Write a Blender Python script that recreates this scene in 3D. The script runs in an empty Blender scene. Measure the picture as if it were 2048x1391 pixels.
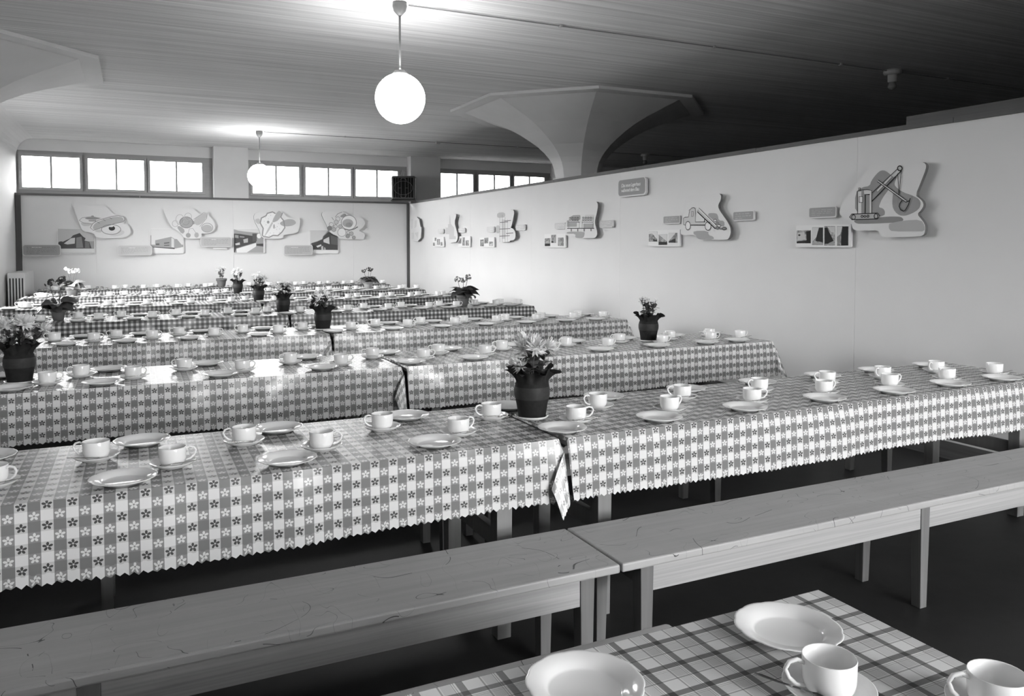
import bpy, bmesh, math, random
from mathutils import Vector, Matrix
random.seed(7)
R_ = math.radians
SC = bpy.context.scene
COL = SC.collection

# ------------------------------------------------------------------ camera
CAM_H = 1.48
cam_d = bpy.data.cameras.new('camera'); cam = bpy.data.objects.new('camera', cam_d); COL.objects.link(cam)
cam_d.sensor_fit = 'HORIZONTAL'; cam_d.sensor_width = 36.0
cam_d.lens = 1579.0/2048*36.0
cam_d.shift_y = (556-695.5)/2048
cam_d.clip_start = .05; cam_d.clip_end = 200
cam.location = (0, 0, CAM_H)
cam.rotation_euler = (R_(90-2.4), 0, R_(-25.53))
SC.camera = cam

# ------------------------------------------------------------------ view, sky and daylight
SC.view_settings.view_transform = 'Standard'; SC.view_settings.look = 'None'
SC.view_settings.gamma = 1.0; SC.view_settings.use_curve_mapping = False
SC.view_settings.exposure = 0.2
SC.cycles.use_denoising = True
SC.cycles.caustics_reflective = False; SC.cycles.caustics_refractive = False
SC.cycles.max_bounces = 5; SC.cycles.diffuse_bounces = 4; SC.cycles.glossy_bounces = 2; SC.cycles.transmission_bounces = 2; SC.cycles.transparent_max_bounces = 6
SC.cycles.use_adaptive_sampling = True; SC.cycles.adaptive_threshold = .12; SC.cycles.adaptive_min_samples = 20
SC.cycles.sample_clamp_indirect = 6
SKY = 35.0
GROUND = .04
world = bpy.data.worlds.new('overcast_sky'); SC.world = world; world.use_nodes = True
bg = world.node_tree.nodes['Background']; bg.inputs[1].default_value = SKY
_n = world.node_tree.nodes; _tc = _n.new('ShaderNodeTexCoord'); _sp = _n.new('ShaderNodeSeparateXYZ'); _rp = _n.new('ShaderNodeValToRGB')   # white overcast above, duller ground below the horizon
world.node_tree.links.new(_tc.outputs['Generated'], _sp.inputs[0]); world.node_tree.links.new(_sp.outputs[2], _rp.inputs[0]); world.node_tree.links.new(_rp.outputs[0], bg.inputs[0])
_rp.color_ramp.elements[0].position = 0.0; _rp.color_ramp.elements[0].color = (GROUND, GROUND, GROUND, 1); _rp.color_ramp.elements[1].position = .02; _rp.color_ramp.elements[1].color = (1, 1, 1, 1)
LAMP = 32.0          # radiance of the opal globes

def portal(loc, rot, sx, sy):
    l = bpy.data.lights.new('daylight_portal', 'AREA'); l.shape = 'RECTANGLE'; l.size = sx; l.size_y = sy
    l.cycles.is_portal = True
    o = bpy.data.objects.new('daylight_portal', l); o.location = loc; o.rotation_euler = rot; COL.objects.link(o)

# room numbers (metres; X along the tables to the right wall, Y to the far wall)
XL, XR, YF, YO, YB, XE, ZC, ZP = -1.79, 5.07, 15.5, 15.8, -3.6, 14.0, 3.3, 2.317
FARWIN = [(-1.80, 1.34), (1.95, 5.13), (5.77, 8.51)]
LEFTWIN = [(10.0, 13.15)]
FILLWIN = [(1.9, 4.97)]  # unseen window added behind the camera, placed to light the table fronts
for a, b in FARWIN: portal(((a+b)/2, YO+.12, 2.74), (R_(-90), 0, 0), b-a-.1, .62)
for a, b in FILLWIN: portal(((a+b)/2, YB-.17, 1.95), (R_(90), 0, 0), b-a-.1, 1.8)
for a, b in LEFTWIN: portal((XL-.28, (a+b)/2, 1.95), (0, R_(-90), 0), 1.8, b-a-.1)

# ------------------------------------------------------------------ materials
def mat(name, v=.5, rough=.6, spec=.5, build=None):
    m = bpy.data.materials.new(name); m.use_nodes = True
    nt = m.node_tree; b = nt.nodes['Principled BSDF']
    b.inputs['Base Color'].default_value = (v, v, v, 1); b.inputs['Roughness'].default_value = rough
    b.inputs['Specular IOR Level'].default_value = spec
    if build: build(nt, b)
    return m
class NB:
    """small node-building helper"""
    def __init__(s, nt): s.nt = nt
    def n(s, t, **k):
        x = s.nt.nodes.new(t)
        for a, v in k.items(): setattr(x, a, v)
        return x
    def set(s, sock, v):
        if hasattr(v, 'is_output') or hasattr(v, 'links'): s.nt.links.new(v, sock)
        else: sock.default_value = v
    def m(s, op, a, b=0.0, c=None, clamp=False):
        x = s.n('ShaderNodeMath', operation=op); x.use_clamp = clamp
        s.set(x.inputs[0], a); s.set(x.inputs[1], b)
        if c is not None: s.set(x.inputs[2], c)
        return x.outputs[0]
    def mix(s, f, a, b): # scalar mix
        x = s.n('ShaderNodeMix'); s.set(x.inputs[0], f); s.set(x.inputs[2], a); s.set(x.inputs[3], b); return x.outputs[0]
    def noise(s, vec, scale, detail=3, rough=.5, dist=0.0):
        x = s.n('ShaderNodeTexNoise'); s.set(x.inputs['Vector'], vec); x.inputs['Scale'].default_value = scale
        x.inputs['Detail'].default_value = detail; x.inputs['Roughness'].default_value = rough; x.inputs['Distortion'].default_value = dist
        return x.outputs[0]
    def coord(s, which='Object', scale=(1, 1, 1)):
        t = s.n('ShaderNodeTexCoord'); mp = s.n('ShaderNodeMapping'); mp.inputs['Scale'].default_value = scale
        s.nt.links.new(t.outputs[which], mp.inputs[0]); return mp.outputs[0]
    def col(s, val, sock):
        x = s.n('ShaderNodeCombineColor')
        for i in range(3): s.set(x.inputs[i], val)
        s.nt.links.new(x.outputs[0], sock)
    def bump(s, h, b, strength=.2, dist=.01):
        x = s.n('ShaderNodeBump'); x.inputs['Strength'].default_value = strength; x.inputs['Distance'].default_value = dist
        s.set(x.inputs['Height'], h); s.nt.links.new(x.outputs[0], b.inputs['Normal'])

def plaster(lo, hi, scale=1.5, bump=.05):
    def f(nt, b):
        q = NB(nt); c = q.coord(); n = q.noise(c, scale, 2, .6); q.col(q.mix(n, lo, hi), b.inputs['Base Color'])
        if bump > .15: q.bump(q.noise(c, 60, 1), b, bump, .004)
    return f
def concrete(nt, b):   # board-marked concrete: streaks run along X
    q = NB(nt); c = q.coord('Object', (.5, 16, 1)); n = q.noise(c, 1.0, 3, .7); c2 = q.coord('Object', (.25, 55, 1)); n2 = q.noise(c2, 1.0, 1, .6)
    big = q.noise(q.coord(), .35, 0)
    v = q.m('ADD', q.mix(n, .52, .92), q.m('MULTIPLY', q.m('SUBTRACT', n2, .5), .5)); v = q.m('ADD', v, q.m('MULTIPLY', q.m('SUBTRACT', big, .5), .12))
    q.col(q.m('MAXIMUM', v, .1), b.inputs['Base Color'])
def wood(lo, hi, axis=0, scuff=False, fine=34.0):
    def f(nt, b):
        q = NB(nt); s = [fine]*3; s[axis] = 1.1; c = q.coord('Object', tuple(s)); n = q.noise(c, 1.0, 2, .6, .4)
        v = q.mix(n, lo, hi)
        if scuff:
            p = q.coord('Object', (1, 1, 1)); w = q.noise(p, 2.6, 1, .4); line = q.m('LESS_THAN', q.m('ABSOLUTE', q.m('SUBTRACT', w, .5)), .0016)
            msk = q.m('GREATER_THAN', q.noise(p, 9, 2), .5); k = q.m('MULTIPLY', line, msk)
            w2 = q.noise(q.coord('Object', (1, 1.6, 1)), 5.3, 1, .4); l2 = q.m('LESS_THAN', q.m('ABSOLUTE', q.m('SUBTRACT', w2, .44)), .0014)
            k2 = q.m('MULTIPLY', l2, q.m('GREATER_THAN', q.noise(p, 11, 2), .5))
            w3 = q.noise(q.coord('Object', (2.2, 1, 1)), 4.1, 1, .4); l3 = q.m('MULTIPLY', q.m('LESS_THAN', q.m('ABSOLUTE', q.m('SUBTRACT', w3, .55)), .0012), q.m('GREATER_THAN', q.noise(p, 7, 2), .5))
            k = q.m('MAXIMUM', q.m('MAXIMUM', k, k2), q.m('MULTIPLY', l3, .6)); v = q.mix(k, v, lo*.3)
            v = q.m('MULTIPLY', v, q.mix(q.noise(p, 3.5, 3), .86, 1.12))
        q.col(v, b.inputs['Base Color'])
    return f
CELL_U, CELL_V = .032, .0303
def flower_cloth(nt, b):
    q = NB(nt); uv = q.n('ShaderNodeUVMap'); sp = q.n('ShaderNodeSeparateXYZ'); nt.links.new(uv.outputs[0], sp.inputs[0])
    u = q.m('DIVIDE', sp.outputs[0], CELL_U); v = q.m('DIVIDE', sp.outputs[1], CELL_V)
    colB = q.m('GREATER_THAN', q.m('FLOORED_MODULO', u, 2.0), 1.0); rowD = q.m('GREATER_THAN', q.m('FLOORED_MODULO', v, 2.0), 1.0)
    x = q.m('SUBTRACT', q.m('FRACT', u), .5); y = q.m('SUBTRACT', q.m('FRACT', v), .5)
    r = q.m('SQRT', q.m('ADD', q.m('MULTIPLY', x, x), q.m('MULTIPLY', y, y))); th = q.m('ARCTAN2', x, y)
    f = q.m('ABSOLUTE', q.m('COSINE', q.m('MULTIPLY', th, 2.5)))
    lim = q.m('MULTIPLY', q.m('POWER', f, .62), .43)
    fl = q.m('MULTIPLY', q.m('LESS_THAN', r, lim), q.m('GREATER_THAN', r, .085))
    # light column: plain white / pale grey with dark flower ; dark column: plain grey / grey with white flower
    a = q.mix(rowD, .74, q.mix(fl, .56, .075)); d = q.mix(rowD, q.mix(fl, .27, .72), .205)
    val = q.mix(colB, a, d)
    q.col(val, b.inputs['Base Color'])
def gingham_cloth(nt, b):
    q = NB(nt); uv = q.n('ShaderNodeUVMap'); sp = q.n('ShaderNodeSeparateXYZ'); nt.links.new(uv.outputs[0], sp.inputs[0])
    u = q.m('DIVIDE', sp.outputs[0], .0235); v = q.m('DIVIDE', sp.outputs[1], .0235)
    A = q.m('GREATER_THAN', q.m('FLOORED_MODULO', u, 2.0), .95); D = q.m('GREATER_THAN', q.m('FLOORED_MODULO', v, 2.0), .95)
    q.col(q.mix(A, q.mix(D, .74, .22), q.mix(D, .22, .06)), b.inputs['Base Color'])
def plaid_cloth(nt, b):
    q = NB(nt); uv = q.n('ShaderNodeUVMap'); sp = q.n('ShaderNodeSeparateXYZ'); nt.links.new(uv.outputs[0], sp.inputs[0])
    def stripes(c, per, off):
        t = q.m('MODULO', q.m('ADD', q.m('DIVIDE', q.m('SUBTRACT', c, off), per), 40.0), 1.0)      # 0..1, band centred on 0
        d = q.m('MINIMUM', t, q.m('SUBTRACT', 1.0, t))
        band = q.m('LESS_THAN', d, .085)
        def ln(p, w): return q.m('LESS_THAN', q.m('ABSOLUTE', q.m('SUBTRACT', t, p)), w)
        thin = q.m('MAXIMUM', ln(.5, .02), q.m('MAXIMUM', ln(.86, .010), ln(.81, .010)))
        soft = q.m('LESS_THAN', q.m('ABSOLUTE', q.m('SUBTRACT', t, .67)), .12)
        k = q.m('SUBTRACT', 1.0, q.m('MULTIPLY', band, .70)); k = q.m('MULTIPLY', k, q.m('SUBTRACT', 1.0, q.m('MULTIPLY', thin, .5)))
        return q.m('MULTIPLY', k, q.m('SUBTRACT', 1.0, q.m('MULTIPLY', soft, .18)))
    val = q.m('MULTIPLY', q.m('MULTIPLY', stripes(sp.outputs[0], .0755, 1.230), stripes(sp.outputs[1], .0745, 1.136)), .76)
    q.col(val, b.inputs['Base Color'])
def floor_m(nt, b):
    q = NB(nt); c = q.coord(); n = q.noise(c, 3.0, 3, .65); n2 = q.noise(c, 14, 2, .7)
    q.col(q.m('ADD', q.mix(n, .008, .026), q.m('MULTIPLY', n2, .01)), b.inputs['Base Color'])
M = {}
M['wall'] = mat('wall_paint', .8, .75, .3, plaster(.70, .76, 1.2, .03))
M['panel'] = mat('panel_paint', .8, .7, .3, plaster(.71, .76, 2.0, .04))
M['plaster'] = mat('pier_plaster', .6, .8, .2, plaster(.66, .74, 2.5, .10))
M['column'] = mat('column_concrete', .55, .85, .2, plaster(.74, .82, 3.0, .12))
M['ceiling'] = mat('ceiling_concrete', .5, .9, .1, concrete)
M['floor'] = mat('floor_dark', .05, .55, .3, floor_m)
M['dark_wall'] = mat('dark_plaster', .12, .9, .1, plaster(.06, .10, 1.0, 0))
M['rail'] = mat('dark_wood', .15, .6, .3, wood(.07, .15, 1))
M['railx'] = mat('dark_wood_x', .15, .6, .3, wood(.09, .17, 0))
M['post'] = mat('dark_post', .1, .6, .3, wood(.055, .11, 2))
M['winframe'] = mat('window_wood', .4, .55, .4, wood(.34, .46, 0))
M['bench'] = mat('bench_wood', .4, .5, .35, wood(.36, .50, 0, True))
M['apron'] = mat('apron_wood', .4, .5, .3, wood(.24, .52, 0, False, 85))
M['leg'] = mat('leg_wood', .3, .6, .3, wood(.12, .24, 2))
M['tableleg'] = mat('table_leg_wood', .3, .6, .3, wood(.20, .33, 2))
M['table'] = mat('table_wood', .3, .6, .3, wood(.22, .32, 0))
M['flower_cloth'] = mat('flowered_oilcloth', .5, .27, .5, flower_cloth)
M['gingham'] = mat('gingham_oilcloth', .4, .27, .5, gingham_cloth)
M['plaid'] = mat('plaid_oilcloth', .6, .42, .35, plaid_cloth)
M['china'] = mat('white_china', .87, .13, .5)
M['steel'] = mat('spoon_steel', .5, .25, .5); M['steel'].node_tree.nodes['Principled BSDF'].inputs['Metallic'].default_value = 1
M['roll'] = mat('bread_crust', .3, .6, .3, plaster(.16, .34, 30, .3))
M['crepe'] = mat('dark_crepe_paper', .02, .8, .2, plaster(.012, .028, 40, .3))
M['band'] = mat('pot_band', .03, .6, .3, wood(.02, .042, 0, False, 90))
M['clay'] = mat('clay_pot', .16, .75, .2, plaster(.12, .2, 12, .1))
M['palepot'] = mat('pale_clay_pot', .4, .75, .2, plaster(.34, .44, 12, .1))
M['soil'] = mat('soil', .02, .95, .1)
def petal_m(nt, b):      # thin petals let light through
    tr = nt.nodes.new('ShaderNodeBsdfTranslucent'); tr.inputs[0].default_value = (.9, .9, .9, 1); mx = nt.nodes.new('ShaderNodeMixShader'); mx.inputs[0].default_value = .2
    nt.links.new(b.outputs[0], mx.inputs[1]); nt.links.new(tr.outputs[0], mx.inputs[2]); nt.links.new(mx.outputs[0], nt.nodes['Material Output'].inputs[0])
M['petal'] = mat('white_petal', .88, .6, .2, petal_m)
M['pinkpetal'] = mat('grey_petal', .30, .6, .2)
M['leaf'] = mat('dark_leaf', .06, .5, .4, plaster(.045, .09, 30, 0))
M['leaf2'] = mat('mid_leaf', .16, .5, .4, plaster(.12, .22, 30, 0))
M['stem'] = mat('stem', .09, .6, .3)
M['brass'] = mat('lamp_metal', .22, .35, .5)
M['porcelain'] = mat('porcelain_socket', .5, .4, .5)
M['cable'] = mat('cable', .30, .6, .3)
M['spk'] = mat('speaker_veneer', .06, .3, .5, wood(.035, .07, 2)); M['spkdark'] = mat('speaker_cloth', .012, .9, .1); M['spkwire'] = mat('speaker_strips', .10, .5, .4)
M['enamel'] = mat('radiator_enamel', .72, .4, .4); M['slotdark'] = mat('slot_dark', .05, .9, .1)
def emit(nt, b):
    b.inputs['Emission Color'].default_value = (1, 1, 1, 1); b.inputs['Emission Strength'].default_value = LAMP; b.inputs['Base Color'].default_value = (.8, .8, .8, 1)
M['globe'] = mat('opal_globe', .8, .3, .5, emit)
def glassy(tint):
    m = bpy.data.materials.new('window_glass' if tint > .5 else 'whitened_glass'); m.use_nodes = True; nt = m.node_tree; nt.nodes.clear()
    o = nt.nodes.new('ShaderNodeOutputMaterial'); t = nt.nodes.new('ShaderNodeBsdfTransparent'); g = nt.nodes.new('ShaderNodeBsdfGlossy'); x = nt.nodes.new('ShaderNodeMixShader')
    t.inputs[0].default_value = (tint, tint, tint, 1); g.inputs['Roughness'].default_value = .05; x.inputs[0].default_value = .05
    nt.links.new(t.outputs[0], x.inputs[1]); nt.links.new(g.outputs[0], x.inputs[2]); nt.links.new(x.outputs[0], o.inputs[0]); return m
M['glass'] = glassy(.94)
M['frosted'] = glassy(.66)     # limewashed clerestory panes
def photo_grain(nt, b):   # mottled black-and-white print
    q = NB(nt); c = q.coord('Object', (1, 1, 1)); n = q.noise(c, 26, 3, .7); k = q.m('MULTIPLY', q.m('SUBTRACT', n, .33), 2.6, clamp=True); q.col(q.mix(k, .015, .5), b.inputs['Base Color'])
M['photo'] = mat('photo_print', .2, .4, .4, photo_grain)
TONES = {}
def tone(t):
    k = round(t*50)/50
    if k not in TONES: TONES[k] = mat('print_tone_%02d' % round(k*100), max(.012, k**2.1), .7, .3)
    return TONES[k]

# ------------------------------------------------------------------ mesh helpers
class MB:
    def __init__(s): s.v = []; s.f = []; s.mi = []; s.uv = None
    def add(s, V, F, mi=0, mtx=None):
        o = len(s.v)
        s.v += [tuple(mtx @ Vector(p)) if mtx else tuple(p) for p in V]
        for f in F: s.f.append([i+o for i in f]); s.mi.append(mi)
        return s
    def _sides(s, V, n, mi):      # close the rim of a flat plate
        o = len(s.v)-2*n
        for i in range(n): s.f.append([o+i, o+i+n, o+(i+1) % n+n, o+(i+1) % n]); s.mi.append(mi)
        return s
    def box(s, a, b, mi=0, mtx=None):
        (x0, y0, z0), (x1, y1, z1) = a, b
        V = [(x0,y0,z0),(x1,y0,z0),(x1,y1,z0),(x0,y1,z0),(x0,y0,z1),(x1,y0,z1),(x1,y1,z1),(x0,y1,z1)]
        return s.add(V, [(0,3,2,1),(4,5,6,7),(0,1,5,4),(1,2,6,5),(2,3,7,6),(3,0,4,7)], mi, mtx)
    def taper(s, c0, h0, c1, h1, mi=0):   # tapered square bar: centre, (half x, half y)
        V = [(c[0]+sx*h[0], c[1]+sy*h[1], c[2]) for c, h in ((c0, h0), (c1, h1)) for sx, sy in ((-1,-1),(1,-1),(1,1),(-1,1))]
        return s.add(V, [(3,2,1,0),(4,5,6,7),(0,1,5,4),(1,2,6,5),(2,3,7,6),(3,0,4,7)], mi)
    def lathe(s, prof, n=24, mi=0, mtx=None, wob=None, close=False):
        V = []; F = []; m = len(prof)
        for i in range(n):
            a = 2*math.pi*i/n
            for j, (r, z) in enumerate(prof):
                k, dz = wob(a, j) if wob else (1, 0)
                V.append((r*k*math.cos(a), r*k*math.sin(a), z+dz))
        for i in range(n):
            i2 = (i+1) % n
            for j in range(m-1): F.append((i*m+j, i2*m+j, i2*m+j+1, i*m+j+1))
        if close: F.append([i*m for i in reversed(range(n))]); F.append([i*m+m-1 for i in range(n)])
        return s.add(V, F, mi, mtx)
    def tube(s, P, r, n=6, mi=0, cap=True):
        P = [Vector(p) for p in P]; V = []; F = []; m = len(P)
        rr = r if isinstance(r, (list, tuple)) else [r]*m
        up = None
        for i, p in enumerate(P):
            t = (P[min(i+1, m-1)]-P[max(i-1, 0)]).normalized()
            if up is None: up = Vector((0, 0, 1)) if abs(t.z) < .9 else Vector((1, 0, 0))
            x = t.cross(up).normalized(); y = x.cross(t).normalized(); up = y
            for k in range(n):
                a = 2*math.pi*k/n; V.append(p + (x*math.cos(a)+y*math.sin(a))*rr[i])
        for i in range(m-1):
            for k in range(n): k2 = (k+1) % n; F.append((i*n+k, i*n+k2, (i+1)*n+k2, (i+1)*n+k))
        if cap: F.append(list(reversed(range(n)))); F.append([(m-1)*n+k for k in range(n)])
        return s.add(V, F, mi)
    def mesh(s, name, mats, smooth=False, uv=None):
        me = bpy.data.meshes.new(name); me.from_pydata(s.v, [], s.f)
        for m in (mats if isinstance(mats, (list, tuple)) else [mats]): me.materials.append(m)
        if any(s.mi): me.polygons.foreach_set('material_index', s.mi)
        if uv:
            l = me.uv_layers.new(name='UVMap'); d = l.data
            for p in me.polygons:
                for li in p.loop_indices: d[li].uv = uv[me.loops[li].vertex_index]
        if smooth: me.polygons.foreach_set('use_smooth', [True]*len(me.polygons))
        me.update(); return me
    def build(s, name, mats, parent=None, smooth=False, loc=None, rz=0, bevel=0, uv=None, seg=2):
        return link(name, s.mesh(name, mats, smooth, uv), parent, loc, rz, bevel, seg)
def link(name, me, parent=None, loc=None, rz=0, bevel=0, seg=2, rot=None):
    o = bpy.data.objects.new(name, me); COL.objects.link(o)
    if parent: o.parent = parent
    if loc is not None: o.location = loc
    o.rotation_euler = rot if rot else (0, 0, rz)
    if bevel:
        b = o.modifiers.new('bevel', 'BEVEL'); b.width = bevel; b.segments = seg; b.limit_method = 'ANGLE'; b.angle_limit = R_(40)
    return o
def empty(name, loc=(0, 0, 0), rz=0):
    o = bpy.data.objects.new(name, None); COL.objects.link(o); o.location = loc; o.rotation_euler = (0, 0, rz); o.empty_display_size = .1; return o
def tag(o, label, cat, group=None):
    o['label'] = label; o['category'] = cat
    if group: o['group'] = group
    return o
def struct(o, label=None):
    o['kind'] = 'structure'
    if label: o['label'] = label
    return o
def box(name, a, b, m, parent=None, bevel=0, loc=None): return MB().box(a, b).build(name, m, parent, bevel=bevel, loc=loc)
def smooth_by_angle(o, ang=40):
    me = o.data; bm = bmesh.new(); bm.from_mesh(me)
    for f in bm.faces: f.smooth = True
    for e in bm.edges:
        if len(e.link_faces) == 2 and e.calc_face_angle(0) > R_(ang): e.smooth = False
    bm.to_mesh(me); bm.free(); return o
ORD = ['', 'first', 'second', 'third', 'fourth', 'fifth', 'sixth', 'seventh', 'eighth', 'ninth', 'tenth', 'eleventh', 'twelfth', 'thirteenth', 'fourteenth']

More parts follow.
